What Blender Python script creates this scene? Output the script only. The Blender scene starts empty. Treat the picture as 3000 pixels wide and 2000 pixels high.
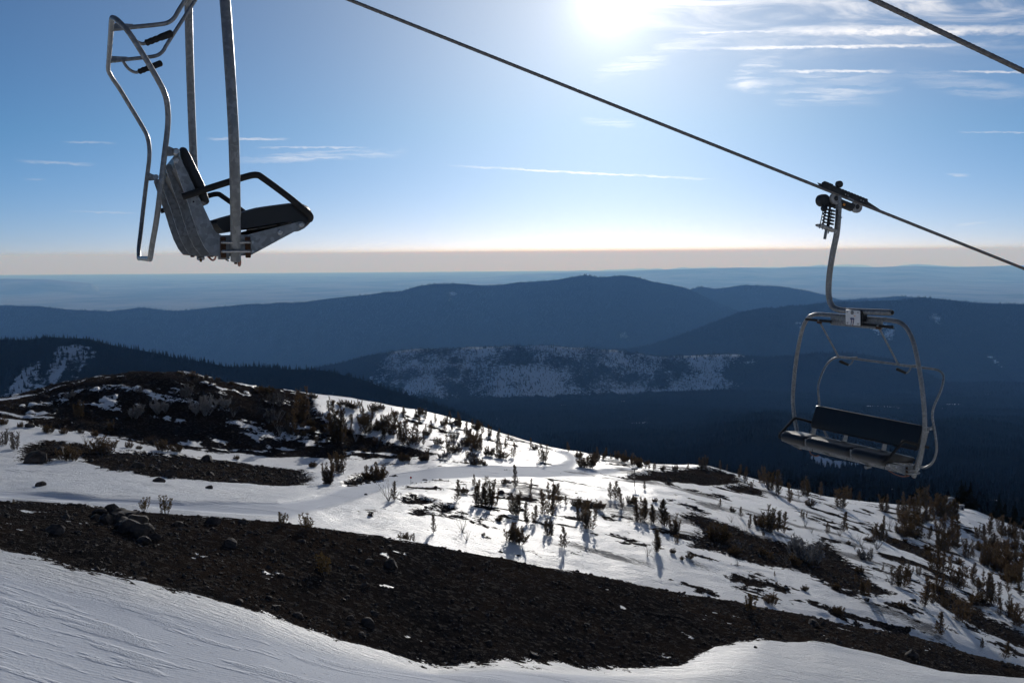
import bpy, math, random
import numpy as np
from mathutils import Matrix, Vector
rng = np.random.default_rng(7); random.seed(7)
SC = bpy.context.scene; COL = SC.collection

# ------------------------------------------------------------------ camera
F = 3333.0                       # focal length in pixels of the 3000 x 2000 frame (40 mm)
PITCH = math.atan((1000 - 738) / F); ROLL = math.radians(0.42)
fw = np.array([0, math.cos(PITCH), -math.sin(PITCH)])
_up = np.array([0, math.sin(PITCH), math.cos(PITCH)]); _rt = np.array([1.0, 0, 0])
RT = math.cos(ROLL) * _rt - math.sin(ROLL) * _up
UP = math.sin(ROLL) * _rt + math.cos(ROLL) * _up
def ray(u, v): return fw + RT * ((u - 1500) / F) + UP * ((1000 - v) / F)
cam = bpy.data.cameras.new('camera'); co = bpy.data.objects.new('camera', cam); COL.objects.link(co)
cam.sensor_width = 36; cam.lens = F / 3000 * 36; cam.clip_start = 0.1; cam.clip_end = 900000
m = Matrix.Identity(4)
for i in range(3):
    m[i][0] = RT[i]; m[i][1] = UP[i]; m[i][2] = -fw[i]
co.matrix_world = m
SC.camera = co

# ------------------------------------------------------------------ light and exposure
sd = ray(1786, 4); sd = sd / np.linalg.norm(sd)
SUN_EL = math.asin(sd[2]); SUN_AZ = math.atan2(sd[0], sd[1])
sl = bpy.data.lights.new('sun', 'SUN'); sl.energy = 2.5; sl.angle = math.radians(0.53); sl.color = (1.0, 0.95, 0.88)
so = bpy.data.objects.new('sun', sl); COL.objects.link(so)
so.rotation_euler = Vector(sd.tolist()).to_track_quat('Z', 'Y').to_euler()
vs = SC.view_settings
vs.view_transform = 'Standard'; vs.look = 'None'; vs.exposure = 0.0; vs.gamma = 1.0; vs.use_curve_mapping = False
SC.cycles.use_denoising = True; SC.cycles.use_adaptive_sampling = True; SC.cycles.adaptive_threshold = 0.03; SC.cycles.adaptive_min_samples = 16
SC.cycles.max_bounces = 6; SC.cycles.volume_bounces = 1; SC.cycles.diffuse_bounces = 3
SC.cycles.sample_clamp_indirect = 4.0
SKY_STRENGTH = 0.06

W = bpy.data.worlds.new('World'); SC.world = W; W.use_nodes = True
class NT:
    def __init__(s, tree): s.t = tree; s.n = tree.nodes; s.l = tree.links
    def node(s, typ, **kw):
        n = s.n.new(typ)
        for k, v in kw.items(): setattr(n, k, v)
        return n
    def set(s, inp, v):
        if v is None: return
        if hasattr(v, 'is_output') or hasattr(v, 'links'): s.l.new(v, inp)
        else: inp.default_value = v
    def math(s, op, a, b=None, c=None, clamp=False):
        n = s.node('ShaderNodeMath', operation=op, use_clamp=clamp)
        s.set(n.inputs[0], a); s.set(n.inputs[1], b); s.set(n.inputs[2], c); return n.outputs[0]
    def vmath(s, op, a, b=None, scale=None):
        n = s.node('ShaderNodeVectorMath', operation=op)
        s.set(n.inputs[0], a); s.set(n.inputs[1], b)
        if scale is not None: s.set(n.inputs['Scale'], scale)
        return n.outputs['Value'] if op in ('DOT_PRODUCT', 'LENGTH', 'DISTANCE') else n.outputs[0]
    def noise(s, vec, scale, detail=4, rough=0.55, dist=0.0, out='Fac'):
        n = s.node('ShaderNodeTexNoise'); s.set(n.inputs['Vector'], vec)
        n.inputs['Scale'].default_value = scale; n.inputs['Detail'].default_value = detail
        n.inputs['Roughness'].default_value = rough; n.inputs['Distortion'].default_value = dist
        return n.outputs[out]
    def ramp(s, x, a, b, c=0.0, d=1.0, smooth=True):
        n = s.node('ShaderNodeMapRange', interpolation_type='SMOOTHSTEP' if smooth else 'LINEAR')
        s.set(n.inputs[0], x); n.inputs[1].default_value = a; n.inputs[2].default_value = b
        n.inputs[3].default_value = c; n.inputs[4].default_value = d; return n.outputs[0]
    def mix(s, f, a, b):
        n = s.node('ShaderNodeMix', data_type='RGBA'); s.set(n.inputs[0], f); s.set(n.inputs[6], a); s.set(n.inputs[7], b)
        return n.outputs[2]
    def attr(s, name):
        n = s.node('ShaderNodeAttribute', attribute_name=name); return n.outputs['Fac']
    def mapping(s, vec, loc=(0, 0, 0), rot=(0, 0, 0), scale=(1, 1, 1), typ='POINT'):
        n = s.node('ShaderNodeMapping', vector_type=typ); s.set(n.inputs[0], vec)
        n.inputs[1].default_value = loc; n.inputs[2].default_value = rot; n.inputs[3].default_value = scale
        return n.outputs[0]

def build_world():
    w = NT(W.node_tree); w.n.clear()
    tc = w.node('ShaderNodeTexCoord'); d = tc.outputs['Generated']
    sky = w.node('ShaderNodeTexSky', sky_type='NISHITA'); sky.sun_disc = False
    sky.sun_elevation = SUN_EL; sky.sun_rotation = SUN_AZ; sky.altitude = 2100
    sky.air_density = 0.62; sky.dust_density = 0.45; sky.ozone_density = 4.5
    # sun aureole, the light of the sun scattered by thin high cloud
    dot = w.vmath('DOT_PRODUCT', d, sd.tolist())
    dot = w.math('MAXIMUM', dot, 0.0)
    gl = w.math('DIVIDE', 0.00030, w.math('ADD', w.math('SUBTRACT', 1.0, dot), 0.00036))
    gl = w.math('MULTIPLY_ADD', w.math('POWER', dot, 70.0), 0.32, gl)
    gl = w.math('MULTIPLY_ADD', w.math('POWER', dot, 11.0), 0.15, gl)
    # thin cirrus and contrails, laid out by compass direction
    sp = w.node('ShaderNodeSeparateXYZ'); w.set(sp.inputs[0], d)
    yy = w.math('MAXIMUM', w.math('ABSOLUTE', sp.outputs[1]), 0.05)
    A = w.math('DIVIDE', sp.outputs[0], yy); Ee = w.math('DIVIDE', sp.outputs[2], yy)
    cb = w.node('ShaderNodeCombineXYZ'); w.set(cb.inputs[0], A); w.set(cb.inputs[1], Ee); P0 = cb.outputs[0]
    wn = w.noise(w.mapping(P0, scale=(60, 160, 1)), 1.0, 5, 0.65)
    fine = w.noise(w.mapping(P0, scale=(170, 420, 1)), 1.0, 3, 0.6)
    off = w.math('MULTIPLY_ADD', wn, 0.0045, w.math('MULTIPLY', fine, 0.002))
    cb2 = w.node('ShaderNodeCombineXYZ'); w.set(cb2.inputs[0], A); w.set(cb2.inputs[1], w.math('SUBTRACT', w.math('ADD', Ee, off), 0.00325)); P1 = cb2.outputs[0]
    T = [(2284,91,3060,88,11,.75),(1969,98,2330,90,5,.4),(2017,143,2892,131,9,.75),(2243,209,2630,209,8,.75),(2772,209,3060,213,6,.6),
         (2796,388,3060,387,4,.35),(1743,217,1951,167,20,.28),(1921,146,2124,107,18,.3),(2642,214,3060,300,24,.2),(2279,286,2624,256,18,.3),
         (2171,202,2290,178,16,.3),(2130,238,2255,256,18,.28),(2195,238,2612,220,14,.22),(2285,298,2576,298,10,.2),(2165,195,2200,255,22,.25),
         (599,407,855,408,7,.5),(746,432,1084,432,5,.45),(714,467,1167,447,11,.45),(38,471,287,483,8,.3),(178,415,344,419,5,.25),(64,526,140,527,6,.2),
         (191,619,408,624,5,.2),(1300,485,2126,528,6,.7),(1705,352,1858,363,10,.25),(2769,510,2845,514,8,.25),(2790,659,2900,652,8,.22)]
    acc = None; wide = []
    for (u0, v0, u1, v1, wd, st) in T:
        r0 = ray(u0, v0); r1 = ray(u1, v1)
        a0, e0, a1, e1 = r0[0]/r0[1], r0[2]/r0[1], r1[0]/r1[1], r1[2]/r1[1]
        L = math.hypot(a1-a0, e1-e0)
        mp = w.mapping(P1, ((a0+a1)/2, (e0+e1)/2, 0), (0, 0, math.atan2(e1-e0, a1-a0)), (L/2*(1.15 if wd >= 10 else 1), wd*(1.5 if wd >= 10 else .62)/F, 1), 'TEXTURE')
        sq = w.vmath('MULTIPLY', mp, mp); s2 = w.node('ShaderNodeSeparateXYZ'); w.set(s2.inputs[0], sq)
        fx = w.math('SUBTRACT', 1.0, s2.outputs[0], clamp=True); fy = w.math('SUBTRACT', 1.0, s2.outputs[1], clamp=True)
        f = w.math('MULTIPLY', fx, fy)
        if wd >= 10 and not (u0, v0) == (2284, 91): wide.append((f, st)); continue
        acc = w.math('MULTIPLY', f, st) if acc is None else w.math('MULTIPLY_ADD', f, st, acc)
    acc = w.math('MULTIPLY', acc, w.ramp(wn, 0.3, 0.62, 0.35, 1.15))
    # cirrus sheet spreading right of the sun
    c1 = w.noise(w.mapping(P0, (3.1, 1.2, 0), (0, 0, -0.22), (7, 42, 1)), 1.0, 6, 0.62, 1.2)
    wa = None
    for f, st in wide: wa = w.math('MULTIPLY', f, st*1.3) if wa is None else w.math('MULTIPLY_ADD', f, st*1.3, wa)
    fib = w.noise(w.mapping(P1, (1.7, .3, 0), (0, 0, .05), (14, 190, 1)), 1.0, 6, .65, .8)
    acc = w.math('MULTIPLY_ADD', wa, w.ramp(fib, .36, .66), acc)
    c2 = w.noise(w.mapping(P0, (0.4, 2.2, 0), (0, 0, -0.12), (3, 9, 1)), 1.0, 3, 0.5)
    cir = w.math('MULTIPLY', w.ramp(c1, 0.38, 0.74), w.ramp(c2, 0.34, 0.60))
    cir = w.math('MULTIPLY', cir, w.math('MULTIPLY', w.ramp(Ee, 0.15, 0.215), w.ramp(A, 0.05, 0.13)))
    cl = w.math('MULTIPLY_ADD', cir, 0.85, acc)
    cl = w.math('MULTIPLY', cl, w.ramp(Ee, 0.0, 0.02))
    col = w.node('ShaderNodeVectorMath', operation='SCALE'); w.set(col.inputs[0], sky.outputs[0]); col.inputs['Scale'].default_value = SKY_STRENGTH
    tint = w.vmath('MULTIPLY', col.outputs[0], w.mix(w.ramp(Ee, 0.0, .11, smooth=False), (1.05, .95, 1.06, 1), (.74, 1.05, 1.04, 1)))
    near = w.math('MULTIPLY_ADD', w.math('POWER', dot, 12.0), 0.35, 0.62)   # cloud is brighter towards the sun
    cc = w.node('ShaderNodeCombineXYZ'); w.set(cc.inputs[0], near); w.set(cc.inputs[1], near); w.set(cc.inputs[2], w.math('MULTIPLY', near, 1.04))
    mx = w.mix(w.math('MINIMUM', cl, 0.9), tint, cc.outputs[0])
    g3 = w.node('ShaderNodeCombineXYZ'); w.set(g3.inputs[0], gl); w.set(g3.inputs[1], w.math('MULTIPLY', gl, .92)); w.set(g3.inputs[2], w.math('MULTIPLY', gl, .80))
    mx = w.mix(w.ramp(Ee, .004, -.003), mx, (.42, .425, .43, 1))      # hazy air below eye level, far out
    fin = w.vmath('ADD', mx, g3.outputs[0])
    bg = w.node('ShaderNodeBackground'); w.set(bg.inputs[0], fin); bg.inputs[1].default_value = 1.0
    out = w.node('ShaderNodeOutputWorld'); w.l.new(bg.outputs[0], out.inputs[0])
build_world()
W.cycles.sampling_method = 'MANUAL'; W.cycles.sample_map_resolution = 512

# ------------------------------------------------------------------ helpers
def tag(o, label=None, cat=None, group=None, kind=None):
    if label: o['label'] = label
    if cat: o['category'] = cat
    if group: o['group'] = group
    if kind: o['kind'] = kind
    return o
def empty(name, loc=(0, 0, 0)):
    o = bpy.data.objects.new(name, None); o.empty_display_size = 0.1; o.location = loc; COL.objects.link(o); return o
def link(name, me, parent=None):
    o = bpy.data.objects.new(name, me); COL.objects.link(o)
    if parent is not None: o.parent = parent
    return o
class MB:
    """collects shapes into one mesh"""
    def __init__(s): s.v = []; s.f = []; s.n = 0
    def add(s, v, f):
        v = np.asarray(v, float).reshape(-1, 3)
        s.v.append(v); s.f += [tuple(i + s.n for i in q) for q in f]; s.n += len(v); return s
    def box(s, c, h, R=None, bev=0.0):
        c = np.array(c, float); h = np.array(h, float)
        if bev <= 0:
            P = np.array([[x, y, z] for x in (-1, 1) for y in (-1, 1) for z in (-1, 1)]) * h
            fs = [(0,1,3,2),(4,6,7,5),(0,4,5,1),(2,3,7,6),(0,2,6,4),(1,5,7,3)]
        else:
            b = min(bev, *h * 0.9); pts = []
            for z, k in ((-h[2], b), (-h[2]+b, 0), (h[2]-b, 0), (h[2], b)):
                X, Y = h[0]-k, h[1]-k
                for (x, y) in ((X-b, -Y), (X, -Y+b), (X, Y-b), (X-b, Y), (-X+b, Y), (-X, Y-b), (-X, -Y+b), (-X+b, -Y)): pts.append((x, y, z))
            P = np.array(pts); fs = [tuple(range(7, -1, -1)), tuple(range(24, 32))]
            for r in range(3):
                for i in range(8): j = (i+1) % 8; fs.append((r*8+i, r*8+j, r*8+8+j, r*8+8+i))
        if R is not None: P = P @ np.array(R).T
        return s.add(P + c, fs)
    def tube(s, path, r, n=12, cap=True, hollow=0.0):
        P = np.array(path, float); m_ = len(P)
        T = np.gradient(P, axis=0); T /= np.linalg.norm(T, axis=1)[:, None] + 1e-12
        ref = np.array([0, 0, 1.0]) if abs(T[0][2]) < .9 else np.array([1.0, 0, 0])
        N = np.cross(T[0], ref); N /= np.linalg.norm(N); rr = np.broadcast_to(np.asarray(r, float), (m_,)); vs_ = []
        for i in range(m_):
            N = N - T[i] * (N @ T[i]); N /= np.linalg.norm(N); B = np.cross(T[i], N)
            for k in range(n):
                a = 2*math.pi*k/n; vs_.append(P[i] + rr[i]*(math.cos(a)*N + math.sin(a)*B))
        fs = [(i*n+k, i*n+(k+1) % n, (i+1)*n+(k+1) % n, (i+1)*n+k) for i in range(m_-1) for k in range(n)]
        if cap: fs += [tuple(range(n-1, -1, -1)), tuple(range((m_-1)*n, m_*n))]
        return s.add(vs_, fs)
    def cyl(s, a, b, r, n=16): return s.tube([a, b], r, n)
    def lathe(s, prof, axis_o, axis_d, n=20):
        d = np.array(axis_d, float); d /= np.linalg.norm(d); ref = np.array([0, 0, 1.0]) if abs(d[2]) < .9 else np.array([1.0, 0, 0])
        N = np.cross(d, ref); N /= np.linalg.norm(N); B = np.cross(d, N); vs_ = []
        for (r, h) in prof:
            for k in range(n):
                a = 2*math.pi*k/n; vs_.append(np.array(axis_o) + d*h + r*(math.cos(a)*N + math.sin(a)*B))
        m_ = len(prof)
        fs = [(i*n+k, i*n+(k+1) % n, (i+1)*n+(k+1) % n, (i+1)*n+k) for i in range(m_-1) for k in range(n)]
        fs += [tuple(range(n-1, -1, -1)), tuple(range((m_-1)*n, m_*n))]
        return s.add(vs_, fs)
    def extrude(s, poly, x0, x1, inset=0.0, steps=1):
        """poly in (y, z), swept along x; inset rounds the ends"""
        P = np.array(poly, float); n = len(P); c = P.mean(0); vs_ = []
        if inset > 0:
            st = [(x0, 1-2.2*inset), (x0+inset*.10, 1-1.0*inset), (x0+inset*.3, 1-.3*inset), (x0+inset*.6, 1.0)]
            st += [(x0+inset*.6+(x1-x0-inset*1.2)*k/steps, 1.0) for k in range(1, steps)]
            st += [(x1-inset*.6, 1.0), (x1-inset*.3, 1-.3*inset), (x1-inset*.10, 1-1.0*inset), (x1, 1-2.2*inset)]
        else: st = [(x0+(x1-x0)*k/steps, 1.0) for k in range(steps+1)]
        for x, k in st:
            q = c + (P-c)*k
            for y, z in q: vs_.append((x, y, z))
        m_ = len(st)
        fs = [(i*n+k, (i+1)*n+k, (i+1)*n+(k+1) % n, i*n+(k+1) % n) for i in range(m_-1) for k in range(n)]
        fs += [tuple(range(n)), tuple(range(m_*n-1, (m_-1)*n-1, -1))]
        return s.add(vs_, fs)
    def mesh(s, name, mat, smooth=True, scale=1.0, angle=40):
        me = bpy.data.meshes.new(name); me.from_pydata((np.concatenate(s.v)*scale).tolist(), [], s.f); me.materials.append(mat)
        if smooth:
            me.polygons.foreach_set('use_smooth', [True]*len(me.polygons)); me.update()
            try: me.set_sharp_from_angle(angle=math.radians(angle))
            except Exception: pass
        me.update(); return me
    def build(s, name, mat, parent=None, smooth=True, scale=1.0, angle=40): return link(name, s.mesh(name, mat, smooth, scale, angle), parent)
def spline(P, per=6):
    P = np.array(P, float); Q = np.vstack([2*P[0]-P[1], P, 2*P[-1]-P[-2]]); out = []
    for i in range(1, len(Q)-2):
        for t in np.linspace(0, 1, per, endpoint=False):
            p0, p1, p2, p3 = Q[i-1], Q[i], Q[i+1], Q[i+2]
            out.append(.5*((2*p1)+(-p0+p2)*t+(2*p0-5*p1+4*p2-p3)*t*t+(-p0+3*p1-3*p2+p3)*t**3))
    out.append(P[-1]); return np.array(out)

def pmat(name, col, rough=.6, metal=0.0, spec=.5):
    M = bpy.data.materials.new(name); M.use_nodes = True; b = M.node_tree.nodes['Principled BSDF']
    b.inputs['Base Color'].default_value = (*col, 1); b.inputs['Roughness'].default_value = rough
    b.inputs['Metallic'].default_value = metal; b.inputs['Specular IOR Level'].default_value = spec
    return M, NT(M.node_tree), b
def vary(name, c0, c1, scale, rough=.6, metal=0., spec=.5, bump=0., bscale=None, coord='Object', detail=4):
    M, t, b = pmat(name, c0, rough, metal, spec)
    tc = t.node('ShaderNodeTexCoord').outputs[coord]
    f = t.ramp(t.noise(tc, scale, detail), .35, .65)
    t.set(b.inputs['Base Color'], t.mix(f, (*c0, 1), (*c1, 1)))
    if bump:
        bn = t.node('ShaderNodeBump'); bn.inputs['Strength'].default_value = bump; bn.inputs['Distance'].default_value = .01
        t.set(bn.inputs['Height'], t.noise(tc, bscale or scale*4, 4)); t.l.new(bn.outputs[0], b.inputs['Normal'])
    return M

def hashf(ix, iy, seed):
    h = (ix.astype(np.int64)*374761393 + iy.astype(np.int64)*668265263 + seed*1442695041) & 0xffffffff
    h = ((h ^ (h >> 13))*1274126177) & 0xffffffff
    return ((h ^ (h >> 16)) & 0xffff)/65535.0
def vnoise(x, y, seed=0):
    ix = np.floor(x); iy = np.floor(y); fx = x-ix; fy = y-iy
    fx = fx*fx*fx*(fx*(fx*6-15)+10); fy = fy*fy*fy*(fy*(fy*6-15)+10)
    a = hashf(ix, iy, seed); b = hashf(ix+1, iy, seed); c = hashf(ix, iy+1, seed); d = hashf(ix+1, iy+1, seed)
    return (a*(1-fx)+b*fx)*(1-fy)+(c*(1-fx)+d*fx)*fy
def fbm(x, y, octv=4, seed=0, gain=.5):
    s = 0; a = 1; t = 0
    for o in range(octv):
        s = s + a*(vnoise(x, y, seed+o*17)-.5)*2; t += a; a *= gain; x = x*2.03+5.1; y = y*2.03+1.7
    return s/t
def sstep(x, a, b):
    t = np.clip((x-a)/(b-a), 0, 1); return t*t*(3-2*t)

# ------------------------------------------------------------------ terrain
D2P = 3000/2352.0     # survey points below are given on a 2352-wide print of the view
def surv(du, dv, y):
    r = ray(du*D2P, dv*D2P); return r[0]/r[1], y, r[2]/r[1]
def feature(lst):
    Q = np.array(sorted(surv(*q) for q in lst)); return Q[:, 0], Q[:, 1], Q[:, 2]
FEAT = {
 1: [(-300,1568,26),(0,1568,27.5),(600,1568,33),(1100,1568,39.5),(1700,1568,48),(2352,1568,60),(2700,1568,68)],
 2: [(-300,1215,40),(0,1265,40),(300,1330,40.5),(600,1410,41.5),(850,1490,43),(1000,1530,44),(1150,1515,46),(1400,1540,50),(1560,1535,52),(1640,1492,57),(1750,1470,60),(1900,1483,62.5),(2050,1520,63.5),(2200,1562,64.5),(2352,1600,66)],
 3: [(-300,1140,56),(0,1152,56),(180,1160,56.5),(400,1185,57),(640,1203,58),(900,1243,60),(1200,1298,63),(1500,1350,67),(1850,1412,72),(2100,1462,76),(2352,1530,80),(2700,1600,85)],
 5: [(-300,1136,86),(0,1148,86),(300,1170,84),(640,1197,84),(900,1238,86),(1200,1293,89),(1500,1345,93),(1850,1407,98),(2100,1457,102),(2352,1524,106)],
 6: [(-300,1060,112),(0,1070,110),(300,1090,106),(640,1130,103),(900,1140,110),(1200,1150,120),(1500,1190,126),(1850,1250,135),(2100,1310,138),(2352,1400,138)],
 7: [(-300,960,145),(0,965,145),(300,1003,147),(500,1032,149),(640,1047,150),(850,1060,150),(1000,1050,153),(1200,1078,152),(1500,1102,160),(1850,1165,175),(2100,1235,185),(2352,1325,188)],
 8: [(-300,930,165),(0,918,166),(50,906,168),(150,881,172),(230,863,174),(310,856,176),(400,859,177),(480,869,178),(560,887,180),(640,897,183),(760,917,188),(870,933,192),(960,948,195),(1050,968,200),(1120,988,202),(1200,1013,204),(1280,1032,205),(1400,1048,210),(1480,1066,212),(1550,1072,214),(1620,1069,215),(1700,1092,220),(1800,1122,225),(1900,1143,230),(2000,1157,238),(2100,1163,246),(2230,1170,255),(2300,1197,258),(2352,1218,260),(2700,1330,265)],
}
FEAT = {k: feature(v) for k, v in FEAT.items()}
def fz(k, a):
    A_, Y, E = FEAT[k]; y = np.interp(a, A_, Y); e = np.interp(a, A_, E); return y, y*e

RIDGES = [  # crest survey, distance, front slope, back slope
 ('A', [(-700,705),(0,701),(90,703),(180,712),(250,714),(330,707),(400,713),(500,706),(600,697),(700,691),(800,680),(900,668),(960,657),(1000,649),(1040,648),(1080,654),(1120,654),(1200,648),(1280,640),(1320,632),(1345,628),(1375,633),(1430,631),(1470,638),(1500,646),(1540,652),(1575,660),(1640,690),(1720,720),(1800,760),(1900,830)], 13000, .26, .25),
 ('A2', [(1450,700),(1560,668),(1610,655),(1640,663),(1690,656),(1740,653),(1790,656),(1850,666),(1900,678),(1960,700),(2060,740)], 15500, .25, .25),
 ('A3', [(1780,720),(1880,692),(1940,687),(2000,682),(2060,678),(2100,680),(2200,690),(2352,700),(2800,705)], 14500, .25, .25),
 ('B', [(1250,840),(1400,800),(1500,785),(1560,765),(1640,735),(1700,715),(1760,704),(1830,700),(1900,693),(1960,690),(2040,689),(2110,683),(2160,688),(2230,695),(2352,697),(2800,690)], 8500, .27, .3),
 ('C', [(500,880),(700,845),(780,830),(850,812),(950,798),(1050,796),(1150,790),(1180,788),(1270,786),(1310,792),(1400,800),(1450,808),(1520,818),(1580,818),(1660,812),(1760,818),(1850,810),(1950,806),(2050,822),(2120,850),(2200,890),(2300,945),(2400,990),(2700,1060)], 5500, .33, .3),
 ('D', [(-700,800),(-300,790),(0,780),(60,780),(110,773),(200,775),(260,792),(330,806),(420,822),(520,840),(620,843),(700,846),(760,853),(850,876),(900,893),(960,908),(1050,940),(1200,1010)], 2200, .36, .22),
 ('E', [(1250,1075),(1480,1058),(1600,1042),(1700,1028),(1760,1023),(1850,1036),(2000,1052),(2200,1062),(2400,1070)], 1500, .30, .12),
 ('H', [(900,660),(1200,630),(1400,624),(1500,620),(1700,614),(1780,616),(1850,612),(2000,613),(2100,610),(2200,613),(2352,611),(2800,612)], 62000, .03, .02),
 ('H2', [(-500,638),(0,640),(100,641),(150,645),(220,652)], 45000, .06, .04),
]
RID = []
for nm, pts, y, s1, s2 in RIDGES:
    A_, Y, E = feature([(p[0], p[1], y) for p in pts]); RID.append((nm, A_, E*y, y, s1, s2))
BY = [0, 430, 1200, 2500, 5000, 9000, 14000, 22000, 300000]; BZ = [-40, -92, -226, -410, -640, -1020, -1285, -1300, -1300]
def far_h(a, y, want=False):
    x = a*y
    base = np.interp(y, BY, BZ) - 24*np.clip(a/.45, 0, 1)*sstep(y, 250, 500)*(1-sstep(y, 2000, 4000))
    amp = np.clip(y*.010, 4, 60)
    base = base + amp*fbm(x/900, y/900, 4, 3)*(1-sstep(y, 14000, 30000)) + 14*fbm(x/2500, y/5000, 3, 9)*sstep(y, 14000, 30000)
    base = base-np.maximum(y-14000, 0)**2/(2*7.4e6)
    h = base; idx = np.zeros(np.shape(h), int)
    for i, (nm, A_, Z, yk, s1, s2) in enumerate(RID):
        zc = np.interp(a, A_, Z, left=-1e5, right=-1e5)
        wob = yk*.035*fbm(a*7, a*0+i*3.3, 3, 40+i); dy = y-(yk+wob)
        zc = zc*1.0
        d_ = np.where(dy < 0, -dy*s1, dy*s2)
        sp = fbm(x/(yk*.09), y/(yk*.25), 4, 60+i)
        hk = zc-d_+np.minimum(d_*.55, yk*.02)*sp
        idx = np.where(hk > h, i+1, idx); h = np.maximum(h, hk)
    return (h, idx) if want else h

NA, NY = 540, 920; Y0, Y1 = 5.0, 430.0
ga = np.linspace(-.66, .66, NA); gl = np.linspace(math.log(Y0), math.log(Y1), NY); gy = np.exp(gl)
def pchip(xk, yk, x):
    h = np.diff(xk); dl = np.diff(yk)/h; n = len(xk); d = np.zeros(n)
    for i in range(1, n-1):
        if dl[i-1]*dl[i] > 0:
            w1 = 2*h[i]+h[i-1]; w2 = h[i]+2*h[i-1]; d[i] = (w1+w2)/(w1/dl[i-1]+w2/dl[i])
    d[0] = dl[0]; d[-1] = dl[-1]
    k = np.clip(np.searchsorted(xk, x)-1, 0, n-2); t = (x-xk[k])/h[k]
    return (2*t**3-3*t**2+1)*yk[k]+(t**3-2*t**2+t)*h[k]*d[k]+(-2*t**3+3*t**2)*yk[k+1]+(t**3-t**2)*h[k]*d[k+1]
GX = ga[None, :]*gy[:, None]; GY = np.broadcast_to(gy[:, None], GX.shape); GA = np.broadcast_to(ga[None, :], GX.shape)
def base_terrain():
    Z = np.zeros((NY, NA)); ZF = np.stack([far_h(ga, np.full(NA, q)) for q in (330., 400., 440.)])
    for j, a in enumerate(ga):
        k1, k2, k3, k5, k6, k7, k8 = [fz(k, a) for k in (1, 2, 3, 5, 6, 7, 8)]
        y4 = k3[0]*.42+k5[0]*.58
        z4 = min(k5[1]-.25, k3[1]+(k3[1]/k3[0]*1.14-k3[1]/k3[0])*y4*.9)
        z4 = min(z4, k5[1]*(y4/k5[0])**.15-.3)
        e8 = k8[1]/k8[0]
        xs = [4., k1[0]*.5, k1[0], k2[0], k3[0], y4, k5[0], k6[0], k7[0], k8[0], k8[0]*1.2, 330, 400, 440]
        zf = ZF[:, j]
        zs = [k1[1]*.72, k1[1]*.84, k1[1], k2[1], k3[1], z4, k5[1], k6[1], k7[1], k8[1], k8[1]*1.2*1.17, min(zf[0], k8[1]*1.75), zf[1], zf[2]]
        Z[:, j] = pchip(np.array(xs), np.array(zs), gy)
    return Z
ZB = base_terrain()
def smooth_cols(Z, k=3):
    for _ in range(k): Z[:, 1:-1] = .25*Z[:, :-2]+.5*Z[:, 1:-1]+.25*Z[:, 2:]
    return Z
ZB = smooth_cols(ZB, 4)
def gsample(G, a, y):
    a = np.atleast_1d(np.asarray(a, float)); y = np.atleast_1d(np.asarray(y, float))
    fa = np.clip((a-ga[0])/(ga[1]-ga[0]), 0, NA-1.001); fy = np.clip((np.log(y)-gl[0])/(gl[1]-gl[0]), 0, NY-1.001)
    i = fy.astype(int); j = fa.astype(int); ty = fy-i; ta = fa-j
    return (G[i, j]*(1-ta)+G[i, j+1]*ta)*(1-ty)+(G[i+1, j]*(1-ta)+G[i+1, j+1]*ta)*ty
YS = np.exp(np.linspace(math.log(12), math.log(425), 3000))
def hit(u, v, G=None, ymin=12, ymax=330):
    """where the line of sight meets the slope: (x, y, z)"""
    G = ZB if G is None else G
    r = ray(u, v); a = r[0]/r[1]; e = r[2]/r[1]
    ys = YS[(YS > ymin) & (YS < ymax)]; d = gsample(G, np.full(ys.shape, a), ys)-e*ys
    k = np.argmax(d > 0) if (d > 0).any() else int(np.argmax(d - np.abs(ys-190)*0.0))
    y = ys[k]; return a*y, y, float(gsample(G, a, y)[0])

# bare-rock areas and groomed snow as outlines on the ground
def outline(pts, ymin=12, ymax=330):
    out = []
    for (du, dv) in pts:
        x, y, z = hit(du*D2P, dv*D2P, ymin=ymin, ymax=ymax); out.append((x/y, math.log(y)))
    return np.array(out)
def sdist(poly):
    """signed distance in metres, positive inside"""
    out = np.full(GX.shape, -9.0)
    a0, l0 = poly.min(0)-.06; a1, l1 = poly.max(0)+.06
    js = np.where((ga >= a0) & (ga <= a1))[0]; is_ = np.where((gl >= l0) & (gl <= l1))[0]
    if len(js) == 0 or len(is_) == 0: return out
    A_, L_ = np.meshgrid(ga[js], gl[is_]); best = np.full(A_.shape, 1e9); ins = np.zeros(A_.shape, bool); n = len(poly)
    for k in range(n):
        p = poly[k]; q = poly[(k+1) % n]; d = q-p; dd = (d*d).sum()+1e-12
        t = np.clip(((A_-p[0])*d[0]+(L_-p[1])*d[1])/dd, 0, 1)
        best = np.minimum(best, (A_-p[0]-t*d[0])**2+(L_-p[1]-t*d[1])**2)
        c = ((p[1] > L_) != (q[1] > L_)) & (A_ < (q[0]-p[0])*(L_-p[1])/(q[1]-p[1]+1e-12)+p[0]); ins ^= c
    dm = np.sqrt(best)*np.exp(L_)
    out[np.ix_(is_, js)] = np.clip(np.where(ins, dm, -dm), -9, 9); return out
y2, _ = fz(2, ga); y3, _ = fz(3, ga)
jag = 1.1*fbm(GX/5, GY/5, 4, 101)
ROCK = np.minimum(GY-y2[None, :], y3[None, :]+2.5-GY)+jag
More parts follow.
